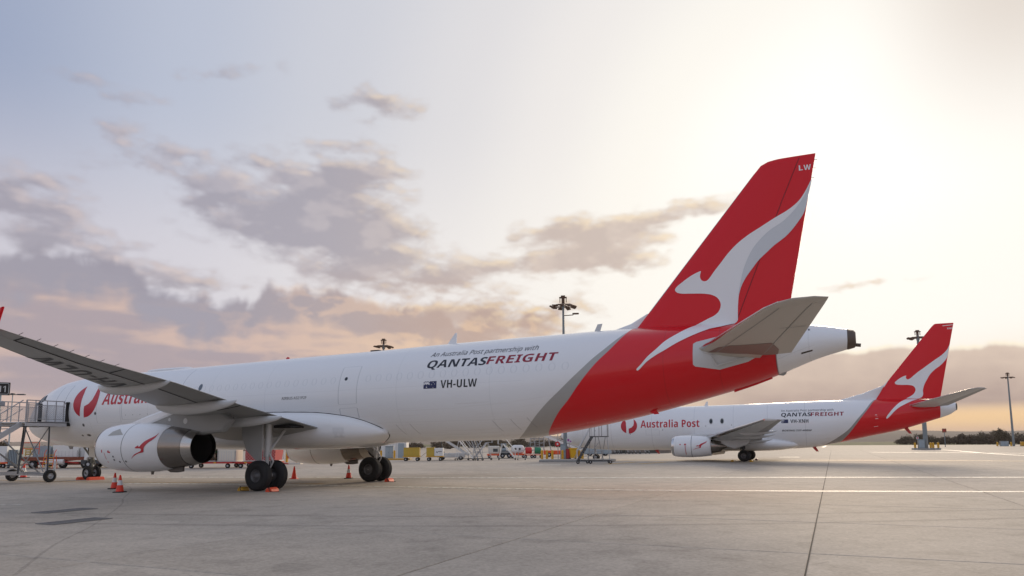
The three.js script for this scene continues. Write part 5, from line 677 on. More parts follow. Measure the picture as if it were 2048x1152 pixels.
// ---- loading gear at far left
{
  const t = thing('deck_loader', 'rust-red scissor deck loader carrying pale containers at the far left', 'cargo loader', [-18.4, 0, -13.6], RV);
  part(t, 'bed', join(box(0, 0.78, 0, 6.2, 0.2, 2.6), box(0, 0.92, 1.28, 6.2, 0.1, 0.06)), M.rust); part(t, 'chassis', box(0.2, 0.4, 0, 5.4, 0.24, 2.0), M.rust);
  part(t, 'scissor', join(bar([-1.8, 0.45, 1.02], [1.6, 0.74, 1.02], 0.1, 0.12), bar([1.8, 0.45, 1.14], [-1.6, 0.74, 1.14], 0.1, 0.12)), M.redSteel); casters(t, [[-2.2, 1.05], [0.4, 1.05], [2.3, 1.05], [-2.2, -1.05], [2.3, -1.05]], 0.36, 0.26);
  part(t, 'rail', join(rod([-3, 1.2, 1.3], [-3, 2.2, 1.3], 0.03), rod([-3, 2.2, 1.3], [-1.6, 2.2, 1.3], 0.03), rod([-1.6, 2.2, 1.3], [-1.6, 1.2, 1.3], 0.03), rod([-3, 1.7, 1.3], [-1.6, 1.7, 1.3], 0.025)), M.orange); part(t, 'fuel_tank', rod([-0.9, 0.55, 1.25], [0.6, 0.55, 1.25], 0.24, 18), M.whitePaint);
  uld('pale blue-grey air container at the left end of the rust-red loader', [-19.9, 0.95, -12.9], RV, 1.5, 0.95, 1.8, M.blueGrey);
  uld('large ribbed white air container on the middle of the rust-red loader', [-18.0, 0.95, -13.8], RV, 2.2, 1.0, 1.8, M.whitePaint);
  uld('small grey air container at the right end of the rust-red loader', [-16.4, 0.95, -14.55], RV, 0.95, 0.9, 1.8, M.lightGrey);
  uld('tall white air container on an orange base at the left edge', [-24.6, 0.45, -11.8], RV, 1.9, 1.45, 1.8, M.whitePaint);
  const ob = dolly('orange dolly under the tall white container at the left edge', [-24.6, 0, -11.8], RV, 2.3, 2.0, M.orange, undefined); delete ob.userData.group; 
  { const k = thing('baggage_cage', 'steel-grey baggage cage on small wheels at the left edge', 'cage', [-22.9, 0, -12.0], RV); part(k, 'panel', rbox(0, 0.95, 0, 0.8, 1.3, 1.0, 0.03), M.blueGrey); const b = []; for (let i = 0; i < 6; i++) b.push(box(-0.36 + i * 0.144, 0.95, 0.515, 0.03, 1.3, 0.03)); part(k, 'bars', join(b), M.steelDark); part(k, 'base', box(0, 0.25, 0, 0.95, 0.1, 1.1), M.steelDark); casters(k, [[-0.35, 0.45], [0.35, 0.45], [-0.35, -0.45], [0.35, -0.45]], 0.13); }
  { const k = thing('step_rack', 'tall rack with white slatted treads behind the boarding stairs', 'rack', [-21.9, 0, -12.7], RV); part(k, 'frame', join(rod([-0.34, 0, 0.3], [-0.34, 1.75, 0.3], 0.04), rod([0.34, 0, 0.3], [0.34, 1.75, 0.3], 0.04), rod([-0.34, 0, -0.3], [-0.34, 1.75, -0.3], 0.04), rod([0.34, 0, -0.3], [0.34, 1.75, -0.3], 0.04)), M.mustard); for (let i = 0; i < 8; i++) part(k, 'tread', rbox(0, 0.2 + i * 0.2, 0.02, 0.74, 0.1, 0.66, 0.03), i < 5 ? M.creamPaint : M.mustard); }
  { const k = thing('platform_ladder', 'orange platform ladder frame standing at the rust-red loader', 'ladder', [-17.6, 0, -11.7], RV), L = []; for (const x of [-0.42, 0.42]) L.push(rod([x, 0, 0.35], [x, 1.35, 0.1], 0.03), rod([x, 0, -0.35], [x, 1.1, -0.1], 0.03), rod([x, 1.35, 0.1], [x + 0.06, 1.6, 0], 0.03)); part(k, 'frame', join(L), M.orange); for (const q of [0.2, 0.45, 0.7, 0.95, 1.15]) part(k, 'rung', rod([-0.42, q, 0.35 - q * 0.18], [0.42, q, 0.35 - q * 0.18], 0.028), M.yellow); }
  { const k = thing('barrier_frame', 'white and red striped barrier boards left of the rust-red loader', 'barrier', [-20.6, 0, -11.9], RV); for (const x of [-0.6, 0.6]) part(k, 'foot', join(box(x, 0.5, 0, 0.06, 1.0, 0.06), box(x, 0.03, 0, 0.1, 0.06, 0.5)), M.redSteel); for (const [y, m] of [[0.35, M.signRed], [0.52, M.creamPaint], [0.69, M.signRed], [0.86, M.creamPaint]]) part(k, 'board', box(0, y, 0.05, 1.35, 0.1, 0.03), m); }
  { const k = thing('tow_tractor', 'white truck cab with dark windscreen parked behind the nose wheels', 'truck', [-15.2, 0, -14.4], RV); part(k, 'cab', extrude([[-0.75, 0.75], [0.75, 0.75], [0.75, 1.25], [0.45, 1.95], [-0.7, 1.98]], 1.7, 0.06), M.whitePaint); part(k, 'windscreen', extrude([[0.44, 1.3], [0.72, 1.3], [0.5, 1.86], [-0.5, 1.88], [-0.5, 1.3]], 1.72, 0.01).translate(0, 0, 0), M.glass); part(k, 'chassis', box(0.4, 0.55, 0, 3.0, 0.34, 1.5), M.steelDark); part(k, 'stripe', box(0.4, 1.1, 0.87, 0.55, 0.16, 0.03), M.signRed); part(k, 'bonnet', rbox(1.35, 0.85, 0, 1.1, 0.62, 1.5, 0.12), M.whitePaint); casters(k, [[-0.4, 0.75], [1.4, 0.75], [-0.4, -0.75], [1.4, -0.75]], 0.34, 0.26); }
  { const k = thing('low_trailer', 'low pale trailer with an amber edge parked behind the near engine', 'trailer', [-11.9, 0, -15.6], RV); part(k, 'bed', rbox(0, 0.5, 0, 3.2, 0.24, 1.6, 0.04), M.yellow); part(k, 'box', rbox(0.1, 0.98, 0, 2.9, 0.7, 1.4, 0.06), M.lightGrey); casters(k, [[-1.1, 0.7], [1.1, 0.7], [-1.1, -0.7], [1.1, -0.7]], 0.24, 0.18); }
}
// ---- behind the near main gear: stepped platform and tall yellow frame
{
  const k = thing('slatted_steps', 'white slatted steps standing left of the yellow frame behind the near wheels', 'steps', [-6.6, 0, -27.2], RV); part(k, 'side', join(bar([-0.35, 0, 0.5], [-0.35, 1.9, -0.4], 0.05, 0.1), bar([0.35, 0, 0.5], [0.35, 1.9, -0.4], 0.05, 0.1)), M.alu); for (let i = 0; i < 8; i++) part(k, 'tread', box(0, 0.16 + i * 0.23, 0.42 - i * 0.108, 0.68, 0.09, 0.22), M.creamPaint);
  const f = thing('yellow_gantry', 'tall yellow steel frame with orange drum between the main wheels', 'frame', [-5.6, 0, -27.7], RV); for (const x of [-0.5, 0.5]) part(f, 'post', box(x, 0.95, 0, 0.2, 1.9, 0.2), M.yellow); part(f, 'crossbeam', box(0, 1.84, 0, 1.2, 0.16, 0.22), M.yellow); part(f, 'drum', rod([-0.36, 1.1, 0], [0.36, 1.1, 0], 0.55, 20), M.orange); part(f, 'base', box(0.1, 0.09, 0, 1.7, 0.18, 0.8), M.creamPaint);
}
// ---- power island under the belly: shelter, cabinet, bollards
function bollardAt(label, pos, group, h = 0.95) { const t = thing('bollard', label, 'bollard', pos, 0, group); part(t, 'post', lathe([[0, 0.125], [h - 0.08, 0.125], [h - 0.03, 0.1], [h, 0.0]], 'y', 16), M.yellow); part(t, 'foot', lathe([[0, 0.17], [0.02, 0.17], [0.03, 0.126]], 'y', 16), M.galv); return t; }
function cabinetAt(label, pos, ry, w, h, d, doors = 2) { const t = thing('power_cabinet', label, 'cabinet', pos, ry); part(t, 'body', rbox(0, h / 2, 0, w, h, d, 0.03), M.cabinet); part(t, 'roof', rbox(0, h + 0.03, 0, w + 0.1, 0.06, d + 0.1, 0.02), M.blueGrey); for (let k = 0; k < doors; k++) { const x = -w / 2 + (k + 0.5) * w / doors, q = part(t, 'door', box(x, h * 0.5, d / 2 + 0.01, w / doors - 0.04, h * 0.88, 0.02), M.blueGrey); part(q, 'handle', box(x + w / doors * 0.3, h * 0.5, d / 2 + 0.03, 0.03, 0.14, 0.02), M.steelDark); } return t; }
{
  const t = thing('kerb_island', 'low amber-edged kerb under the power cabinet beneath the belly', 'kerb', [-6.2, 0, -45.4], RV); part(t, 'kerb', rbox(0, 0.1, 0, 4.4, 0.2, 2.0, 0.04), std(rgb(0.42, 0.33, 0.2), 0.8)); part(t, 'edge_paint', box(0, 0.11, 1.003, 4.3, 0.12, 0.012), M.yellow);
  cabinetAt('pale blue double-door power cabinet between two bollards beneath the belly', [-6.6, 0.2, -45.3], RV, 0.95, 1.4, 0.6);
  const sh = thing('white_shelter', 'white ribbed site shelter behind the power cabinet', 'shelter', [-9.3, 0, -50.2], RV); part(sh, 'wall', rbox(0, 1.15, 0, 3.3, 2.3, 2.2, 0.04), M.whitePaint); for (let k = 0; k < 9; k++) part(sh, 'rib', box(-1.5 + k * 0.375, 1.15, 1.115, 0.05, 2.2, 0.04), M.lightGrey); part(sh, 'door', box(1.0, 1.0, 1.15, 0.75, 1.9, 0.04), M.blueGrey);
  bollardAt('yellow bollard, leftmost beside the pale blue power cabinet', [-7.75, 0.2, -44.2], 'bollards under the belly'); bollardAt('yellow bollard just left of the pale blue cabinet doors', [-7.25, 0.2, -44.5], 'bollards under the belly'); bollardAt('yellow bollard right of the pale blue power cabinet', [-5.75, 0.2, -45.1], 'bollards under the belly');
}
function boxCart(label, pos, panel) {
  const t = thing('baggage_cart', label, 'cart', pos, RV, 'mustard baggage carts'), L = 1.75; part(t, 'bed', rbox(0, 0.48, 0, L + 0.2, 0.1, 1.2, 0.03), M.yellow); part(t, 'box', rbox(panel ? -0.48 : 0, 1.0, 0, panel ? 0.85 : L, 0.92, 1.1, 0.03), M.mustard);
  if (panel) part(t, 'side_panel', rbox(0.45, 0.98, 0.08, 0.95, 0.86, 1.0, 0.03), M.whitePaint), part(t, 'panel_mark', join(extrude([[0.1, 0.86], [0.2, 1.0], [0.3, 0.84], [0.4, 1.06], [0.3, 0.95], [0.2, 1.06]], 0.008).translate(0, 0, 0.586), box(0.6, 1.04, 0.584, 0.42, 0.06, 0.006), box(0.62, 0.88, 0.584, 0.3, 0.02, 0.006)), M.seal); else for (const x of [-0.29, 0.29]) part(t, 'slat', box(x, 1.0, 0.556, 0.03, 0.9, 0.012), M.yellow);
  part(t, 'roof', box(panel ? -0.48 : 0, 1.475, 0, panel ? 0.9 : L, 0.03, 1.15), M.mustard); casters(t, [[-0.65, 0.5], [0.65, 0.5], [-0.65, -0.5], [0.65, -0.5]], 0.2, 0.13); part(t, 'drawbar', bar([L / 2 + 0.1, 0.45, 0], [L / 2 + 0.75, 0.95, 0.1], 0.06, 0.06), M.creamPaint); return t;
}
boxCart('plain mustard baggage cart with a slatted box, left of two', [-0.8, 0, -41.4], false);
boxCart('mustard baggage cart with a white side panel, right of two', [1.65, 0, -42.3], true);
function steps(label, pos, ry, w, h, mat, n = 7) {                      // wheeled maintenance steps
  const t = thing('maintenance_steps', label, 'steps', pos, ry, 'maintenance steps parked under the belly'), d = h * 0.75;
  for (const x of [-w / 2, w / 2]) { part(t, 'stringer', bar([x, 0.2, d], [x, h, 0], 0.05, 0.12), mat); part(t, 'prop', join(rod([x, 0.2, -0.5], [x, h, -0.1], 0.03), rod([x, 0.9, -0.35], [x, 0.9, d * 0.66], 0.022)), mat); part(t, 'handrail', join(rod([x, 1.1, d], [x, h + 0.9, 0], 0.024), rod([x, h + 0.9, 0], [x, h + 0.9, -0.6], 0.024), rod([x, h + 0.9, -0.6], [x, h, -0.6], 0.024), rod([x, 0.25, d], [x, 1.1, d], 0.022)), mat); }
  for (let k = 1; k < n; k++) part(t, 'tread', box(0, 0.2 + (h - 0.2) * k / n, d * (1 - k / n), w, 0.04, 0.2), M.galv); part(t, 'platform', box(0, h, -0.3, w + 0.05, 0.05, 0.65), M.galv); part(t, 'base', join(box(0, 0.2, d / 2 - 0.2, 0.06, 0.06, d + 0.6), box(0, 0.2, d, w + 0.2, 0.06, 0.06), box(0, 0.2, -0.5, w + 0.2, 0.06, 0.06)), M.steelDark); casters(t, [[-w / 2, d], [w / 2, d], [-w / 2, -0.5], [w / 2, -0.5]], 0.13); return t;
}
steps('white maintenance steps leaning just right of the mustard carts', [3.6, 0, -44.6], RV + 1.3, 0.8, 2.2, M.whitePaint);
steps('narrow grey maintenance steps, second from the mustard carts', [4.6, 0, -45.6], RV + 0.5, 0.6, 2.6, M.galv, 9);
steps('pale metal maintenance steps third from the mustard carts, seen side on', [6.0, 0, -46.4], RV - 1.4, 0.8, 2.0, M.alu);
steps('white maintenance steps nearest the red extinguisher drum', [7.7, 0, -47.2], RV + 1.5, 0.7, 1.8, M.whitePaint);
{ const t = thing('work_stand', 'small grey work stand on casters, right end of the white steps', 'stand', [9.5, 0, -48.2], RV); for (const [x, z] of [[-0.35, 0.3], [0.35, 0.3], [-0.35, -0.3], [0.35, -0.3]]) part(t, 'leg', rod([x * 1.2, 0.1, z * 1.2], [x * 0.8, 1.05, z * 0.8], 0.025), M.galv); part(t, 'top', box(0, 1.07, 0, 0.8, 0.05, 0.6), M.galv); part(t, 'shelf', box(0, 0.5, 0, 0.75, 0.03, 0.55), M.galv); casters(t, [[-0.42, 0.36], [0.42, 0.36], [-0.42, -0.36], [0.42, -0.36]], 0.08, 0.05); }
{ const t = thing('belt_loader', 'pale grey belt loader with raised boom behind the mustard carts', 'belt loader', [0.9, 0, -46.4], RV); part(t, 'boom', bar([-1.6, 3.1, 0], [2.4, 0.55, 0], 0.9, 0.26), M.lightGrey); part(t, 'belt', bar([-1.6, 3.25, 0], [2.4, 0.7, 0], 0.7, 0.03), M.rubber); part(t, 'chassis', rbox(0.4, 0.55, 0, 3.2, 0.5, 1.4, 0.05), M.lightGrey); part(t, 'lift_arm', bar([-0.4, 0.7, 0.4], [-0.9, 2.5, 0.4], 0.1, 0.1), M.steelDark); casters(t, [[-0.7, 0.6], [1.5, 0.6], [-0.7, -0.6], [1.5, -0.6]], 0.27, 0.2); }
{ const t = thing('ground_power_unit', 'cream ground power unit on an orange base behind the white steps', 'power unit', [1.2, 0, -57.5], RV); part(t, 'canopy', rbox(0, 1.05, 0, 1.5, 1.0, 1.1, 0.16), M.creamPaint); part(t, 'base', rbox(0, 0.42, 0, 1.8, 0.2, 1.2, 0.03), M.orange); part(t, 'grille', box(0.2, 1.0, 0.555, 0.6, 0.4, 0.02), M.steelDark); casters(t, [[-0.6, 0.5], [0.6, 0.5], [-0.6, -0.5], [0.6, -0.5]], 0.2, 0.14); }
{ const t = thing('air_start_unit', 'rounded white air start unit with dark ports behind the white steps', 'power unit', [4.2, 0, -58.4], RV); part(t, 'canopy', rbox(0, 1.1, 0, 1.7, 1.1, 1.2, 0.4), M.whitePaint); part(t, 'base', rbox(0, 0.45, 0, 2.0, 0.2, 1.3, 0.03), M.orange); for (const x of [-0.3, 0.25]) part(t, 'port', rod([x, 1.15, 0.59], [x, 1.15, 0.62], 0.14, 16), M.seal); casters(t, [[-0.7, 0.55], [0.7, 0.55], [-0.7, -0.55], [0.7, -0.55]], 0.2, 0.14); }
{ const t = thing('tug_tractor', 'dark tow tug with pale cab parked between the two white units', 'tug', [2.7, 0, -57.9], RV); part(t, 'body', rbox(0, 0.65, 0, 1.3, 0.6, 1.3, 0.1), M.steelDark); part(t, 'cab', rbox(-0.25, 1.4, 0, 0.7, 0.9, 1.1, 0.08), M.blueGrey); part(t, 'window', box(-0.25, 1.5, 0.556, 0.5, 0.45, 0.012), M.glass); casters(t, [[-0.4, 0.6], [0.45, 0.6], [-0.4, -0.6], [0.45, -0.6]], 0.3, 0.2); }
for (const [nm, lb, x, z, m] of [['fire_extinguisher_drum', 'red drum on a wheeled trolley right of the white units', 6.3, -57.2, M.signRed], ['hose_drum', 'green drum on a wheeled trolley beside the red drum', 7.4, -57.6, M.green]]) { const t = thing(nm, lb, 'drum', [x, 0, z], RV); part(t, 'drum', lathe([[-0.42, 0.0], [-0.42, 0.36], [-0.34, 0.42], [0.34, 0.42], [0.42, 0.36], [0.42, 0]], 'x', 22).translate(0, 0.95, 0), m); part(t, 'trolley', join(box(0, 0.4, 0, 1.0, 0.1, 0.7), bar([0.5, 0.4, 0], [0.9, 1.1, 0], 0.05, 0.05)), M.orange); casters(t, [[-0.4, 0.36], [0.4, 0.36], [-0.4, -0.36], [0.4, -0.36]], 0.2, 0.1); }
{ const t = thing('conveyor_loader', 'long white conveyor loader sloping down to the right behind the drums', 'belt loader', [7.2, 0, -66], RV); part(t, 'boom', bar([-2.6, 3.0, 0], [3.0, 0.75, 0], 1.0, 0.32), M.whitePaint); part(t, 'side_rail', bar([-2.6, 3.3, 0.5], [3.0, 1.05, 0.5], 0.06, 0.1), M.alu); part(t, 'chassis', rbox(-0.4, 0.6, 0, 4.0, 0.55, 1.6, 0.06), M.orange); part(t, 'lift_arm', bar([-1.4, 0.8, 0.5], [-1.8, 2.6, 0.5], 0.12, 0.12), M.galv); casters(t, [[-1.7, 0.7], [1.0, 0.7], [-1.7, -0.7], [1.0, -0.7]], 0.32, 0.22); const w2 = thing('parked_van', 'pale grey low van parked at the foot of the conveyor loader', 'van', [9.6, 0, -74], RV); part(w2, 'body', extrude([[-1.8, 0.35], [1.9, 0.35], [1.9, 0.9], [1.2, 1.05], [0.5, 1.75], [-1.75, 1.8]], 1.7, 0.08), M.blueGrey); part(w2, 'windscreen', extrude([[1.12, 1.1], [0.56, 1.66], [0.1, 1.66], [0.1, 1.1]], 1.72, 0.01), M.glass); casters(w2, [[-1.1, 0.72], [1.15, 0.72], [-1.1, -0.72], [1.15, -0.72]], 0.32, 0.2); }
// ---- scaffold tower and rows of parked steps far behind
{
  const t = thing('scaffold_tower', 'grey scaffold access tower standing left of the concrete island', 'scaffold', [-2.6, 0, -80], RV), w = 2.2, h = 4.4, L = []; for (const x of [-w / 2, -w / 6, w / 6, w / 2]) for (const z of [-0.7, 0.7]) part(t, 'standard', rod([x, 0, z], [x, h - Math.abs(x) * 1.1, z], 0.045), M.galv); for (let y = 0.7; y < h - 0.3; y += 0.62) { const k = w / 2 - Math.max(0, y - (h - 1.3)) * 0.7; for (const z of [-0.7, 0.7]) part(t, 'ledger', rod([-k, y, z], [k, y, z], 0.035), M.galv); L.push(rod([-k, y, 0.7], [k, y + 0.62, 0.7], 0.03)); } part(t, 'brace', join(L), M.galv); for (const y of [1.3, 2.6, 3.9]) part(t, 'board', box(0, y, 0, w * (y > 3 ? 0.5 : 0.9), 0.06, 1.3), M.brown); part(t, 'flight', bar([-w / 2 - 1.6, 0.1, 0], [-w / 2, 1.9, 0], 0.8, 0.12), M.steelDark);
  const r = rng(19); const first = { o: null };
  for (let k = 0; k < 9; k++) { const x = 0.6 + k * 1.25 + r() * 0.4, z = -86 - k * 0.55 - r() * 1.5, sc = 0.9 + 0.35 * r(); if (!first.o) { const s = steps('dull grey parked steps in the crowded row left of the concrete island', [x, 0, z], RV + 1.4, 0.9, 1.9, M.galv, 6); s.userData.group = 'parked steps in the far row'; first.o = s; } else { const c = copyOf(first.o, 'dull grey parked steps in the crowded row left of the concrete island', [x, 0, z], RV + (r() < 0.5 ? 1.4 : -1.6) + r() * 0.5, 'parked steps in the far row'); c.scale.setScalar(sc); } }
  const fr = thing('goods_shed', 'long low brown-grey shed behind the crowded row of steps', 'shed', [4, 0, -100], RV); part(fr, 'wall', box(0, 1.5, 0, 19, 3.0, 6), std(rgb(0.2, 0.165, 0.14), 0.85)); part(fr, 'roof', extrude([[-9.8, 3.0], [9.8, 3.0], [9.4, 3.35], [-9.4, 3.45]], 7, 0.04), std(rgb(0.24, 0.21, 0.19), 0.8)); for (let k = 0; k < 24; k++) part(fr, 'cladding_rib', box(-9.2 + k * 0.8, 1.5, 3.02, 0.1, 2.9, 0.05), std(rgb(0.26, 0.22, 0.19), 0.8)); for (const x of [-6, 0.5, 6]) part(fr, 'roller_door', box(x, 1.2, 3.03, 2.2, 2.4, 0.04), M.tarp);
}
// ---- concrete island with bollards, bins and signs below the nose of the smaller jet
{
  const isl = thing('concrete_island', 'raised concrete island carrying bollards and bins beside the access stairs', 'island', [18.4, 0, -42.8], 0.2); part(isl, 'kerb', rbox(0, 0.11, 0, 7.2, 0.22, 4.6, 0.05), std(rgb(0.3, 0.3, 0.29), 0.85)); part(isl, 'surface', box(0, 0.232, 0, 6.9, 0.024, 4.3), std(rgb(0.4, 0.36, 0.3), 0.85));
  const B = [[14.65, -42.2, 'yellow bollard, first from the left on the concrete island'], [14.95, -42.8, 'yellow bollard, second from the left on the concrete island'], [15.85, -42.1, 'yellow bollard in front of the grey post cabinet on the concrete island'], [16.85, -42.4, 'yellow bollard in front of the mast foot on the concrete island'], [18.2, -43.6, 'yellow bollard just right of the wheelie bin'], [18.65, -43.4, 'yellow bollard, last on the right of the concrete island']];
  for (const [x, z, l] of B) bollardAt(l, [x, 0.23, z], 'bollards on the concrete island');
  cabinetAt('slim grey post cabinet on the concrete island', [16.2, 0.23, -44.2], RV, 0.55, 1.5, 0.5, 1);
  { const t = thing('round_sign', 'round red sign on a thin pole at the slim grey cabinet', 'sign', [15.75, 0.23, -43.9], RV); part(t, 'pole', rod([0, 0, 0], [0, 3.1, 0], 0.04), M.galv); part(t, 'disc', rod([-0.05, 1.55, 0.05], [-0.05, 1.55, 0.09], 0.27, 22), M.signRed); part(t, 'disc_mark', box(-0.05, 1.55, 0.095, 0.16, 0.2, 0.01), M.reflect); }
  { const t = thing('notice_board', 'small purple and white notice board at the mast foot', 'sign', [16.75, 0.23, -44.6], RV); part(t, 'post', rod([0, 0, 0], [0, 1.9, 0], 0.035), M.galv); part(t, 'board', rbox(0, 1.9, 0.04, 0.55, 0.5, 0.03, 0.01), M.reflect); part(t, 'print', join(box(-0.1, 1.95, 0.06, 0.2, 0.24, 0.01), box(0.14, 1.82, 0.06, 0.16, 0.14, 0.01)), M.purple); }
  { const t = thing('wheelie_bin', 'bright yellow wheelie bin on the concrete island', 'bin', [17.7, 0.245, -43.3], RV + 0.2); part(t, 'body', new THREE.CylinderGeometry(0.52, 0.4, 0.95, 4, 1).rotateY(Math.PI / 4).translate(0, 0.57, 0), M.yellowBin); part(t, 'lid', rbox(0, 1.08, 0, 0.82, 0.1, 0.84, 0.04), M.yellowBin); part(t, 'grip', rod([-0.3, 1.02, -0.44], [0.3, 1.02, -0.44], 0.03), M.rubber); casters(t, [[-0.28, -0.24], [0.28, -0.24]], 0.1, 0.06); }
  { const t = thing('fire_cabinet', 'dark red fire cabinet left of the yellow wheelie bin', 'cabinet', [17.05, 0.245, -43.5], RV); part(t, 'body', rbox(0, 0.52, 0, 0.5, 1.04, 0.45, 0.04), M.maroon); part(t, 'door', box(0, 0.52, 0.23, 0.4, 0.9, 0.012), M.redSteel); part(t, 'feet', join(box(-0.18, 0.01, 0, 0.06, 0.03, 0.4), box(0.18, 0.01, 0, 0.06, 0.03, 0.4)), M.steelDark); }
}
// ---- crew access stairs at the smaller jet
{
  const t = thing('access_stairs', 'wheeled steel crew access stairs at the nose of the smaller jet', 'stairs', [22.55, 0, -35.4], 0.25); const y = 2.45;
  part(t, 'platform', box(0.55, y, -1.0, 1.7, 0.08, 1.0), M.steelDark);
  for (const z of [0.0, 0.75]) { part(t, 'stringer', bar([-1.3, 0.25, z], [-0.05, y, z - 0.9], 0.06, 0.2), M.steelDark); part(t, 'handrail', join(rod([-1.3, 0.3, z], [-1.35, 1.2, z], 0.025), rod([-1.35, 1.2, z], [-0.1, y + 1.0, z - 0.9], 0.025), rod([-0.1, y + 1.0, z - 0.9], [-0.1, y, z - 0.9], 0.025)), M.alu); }
  for (let k = 1; k < 10; k++) part(t, 'tread', box(-1.3 + 1.25 * k / 10, 0.25 + (y - 0.25) * k / 10, 0.375 - 0.9 * k / 10, 0.2, 0.04, 0.72), k < 4 ? M.mustard : M.galv);
  const top = y + 1.6, R = []; for (const [x, z] of [[-0.25, -0.5], [0.1, -1.5], [0.6, -0.5], [0.75, -1.5], [1.35, -0.5], [1.35, -1.5]]) R.push(rod([x, y, z], [x, top, z], 0.04)); R.push(rod([0.6, top - 0.5, -0.5], [1.35, top - 0.5, -0.5], 0.028), rod([0.6, top, -0.5], [1.35, top, -0.5], 0.03), rod([1.35, top - 0.5, -0.5], [1.35, top - 0.5, -1.5], 0.028), rod([0.75, top - 0.5, -1.5], [1.35, top - 0.5, -1.5], 0.028), rod([-0.25, top - 0.5, -0.5], [0.1, top - 0.5, -1.5], 0.028)); part(t, 'guard_rail', join(R), M.galv);
  for (const [a, b] of [[[1.3, y, -0.6], [1.55, 0.3, -0.3]], [[1.1, y, -1.4], [0.7, 0.3, -1.7]], [[0.5, y, -0.6], [0.9, 0.3, -1.2]], [[-0.2, y, -0.6], [-0.5, 0.3, -1.5]], [[0.2, y, -1.4], [0.0, 0.3, -1.6]]]) part(t, 'leg', rod(a, b, 0.035), M.galv);
  part(t, 'brace', join(rod([-1.9, 0.3, -1.3], [-0.3, 3.2, -1.3], 0.028), rod([-0.4, 1.1, -0.4], [0.8, 1.1, -0.9], 0.025), rod([-0.5, 0.5, -0.2], [0.5, 1.9, -1.0], 0.025)), M.galv); part(t, 'base', join(box(0.1, 0.28, -0.3, 3.1, 0.07, 0.07), box(0.1, 0.28, -1.6, 2.6, 0.07, 0.07), box(-0.6, 0.28, -0.9, 0.07, 0.07, 1.4), box(1.5, 0.28, -0.9, 0.07, 0.07, 1.4)), M.steelDark); casters(t, [[-1.3, 0.1], [-0.2, -0.3], [1.6, -0.3], [-0.6, -1.6], [1.4, -1.6]], 0.16, 0.1);
}
// ---- far right: kerbed island, posts, signs
{
  const isl = thing('kerbed_island', 'kerbed island at the foot of the mast under the distant red tail', 'island', [56.2, 0, -146.4], 0.1); part(isl, 'kerb', rbox(0, 0.16, 0, 4.9, 0.32, 3.4, 0.06), std(rgb(0.3, 0.3, 0.29), 0.85)); part(isl, 'surface', box(0, 0.332, 0, 4.6, 0.024, 3.1), std(rgb(0.4, 0.36, 0.3), 0.85));
  cabinetAt('tall grey cabinet at the foot of the mast on the kerbed island', [55.3, 0.34, -145.6], RV * 0.5, 1.15, 1.75, 0.8, 1);
  for (const [x, l] of [[54.15, 'leftmost amber post on the kerbed island'], [56.95, 'amber post, left of a close pair on the kerbed island'], [57.4, 'amber post, right of a close pair on the kerbed island'], [58.3, 'rightmost amber post on the kerbed island']]) { const b = bollardAt(l, [x, 0.34, -145.1], 'amber posts on the kerbed island', 1.15); b.scale.set(1.7, 1, 1.7); }
  { const t = thing('notice_sign', 'little red and white sign beside the cabinet on the kerbed island', 'sign', [54.7, 0.34, -145.8], RV); part(t, 'post', rod([0, 0, 0], [0, 2.1, 0], 0.04), M.galv); part(t, 'board', rbox(0, 2.1, 0.04, 0.5, 0.5, 0.03, 0.01), M.reflect); part(t, 'print', box(0, 2.1, 0.06, 0.3, 0.3, 0.01), M.signRed); }
  { const t = thing('hold_sign', 'red-faced holding sign on a thin pole beyond the kerbed island', 'sign', [65.5, 0, -214], RV * 0.4); part(t, 'post', rod([0, 0, 0], [0, 4.4, 0], 0.1), M.cabinet); part(t, 'board', rbox(0, 4.7, 0.06, 1.1, 1.1, 0.08, 0.02), M.rust); part(t, 'mark', box(0, 4.7, 0.11, 0.5, 0.4, 0.02), M.redSteel); }
  cabinetAt('wide grey cabinet at the foot of the farthest mast', [83.2, 0, -239], 0.2, 2.2, 1.5, 1.0, 2);
  for (const [x, l] of [[81.4, 'orange post left of the cabinet at the farthest mast'], [84.9, 'orange post between cabinet and foot of the farthest mast']]) { const b = bollardAt(l, [x, 0, -238.5], 'posts at the farthest mast', 1.3); b.scale.set(2, 1, 2); }
  { const t = thing('plant_box', 'bright amber equipment box right of the farthest mast', 'box', [88.2, 0, -239], 0.2); part(t, 'body', rbox(0, 0.7, 0, 1.6, 1.3, 1.2, 0.1), M.yellow); part(t, 'skid', box(0, 0.06, 0, 1.8, 0.12, 1.3), M.steelDark); }
  { const t = thing('site_hut', 'pale blue-grey site hut at the right edge beyond the farthest mast', 'hut', [91.5, 0, -238], 0.2); part(t, 'wall', rbox(0, 1.4, 0, 3.2, 2.6, 2.4, 0.05), M.blueGrey); part(t, 'roof', box(0, 2.75, 0, 3.5, 0.12, 2.7), M.lightGrey); part(t, 'door', box(-0.8, 1.1, 1.215, 0.8, 2.0, 0.03), M.cabinet); part(t, 'aerial', rod([0.8, 2.8, 0], [0.8, 8.5, 0], 0.08), M.cabinet); }
}
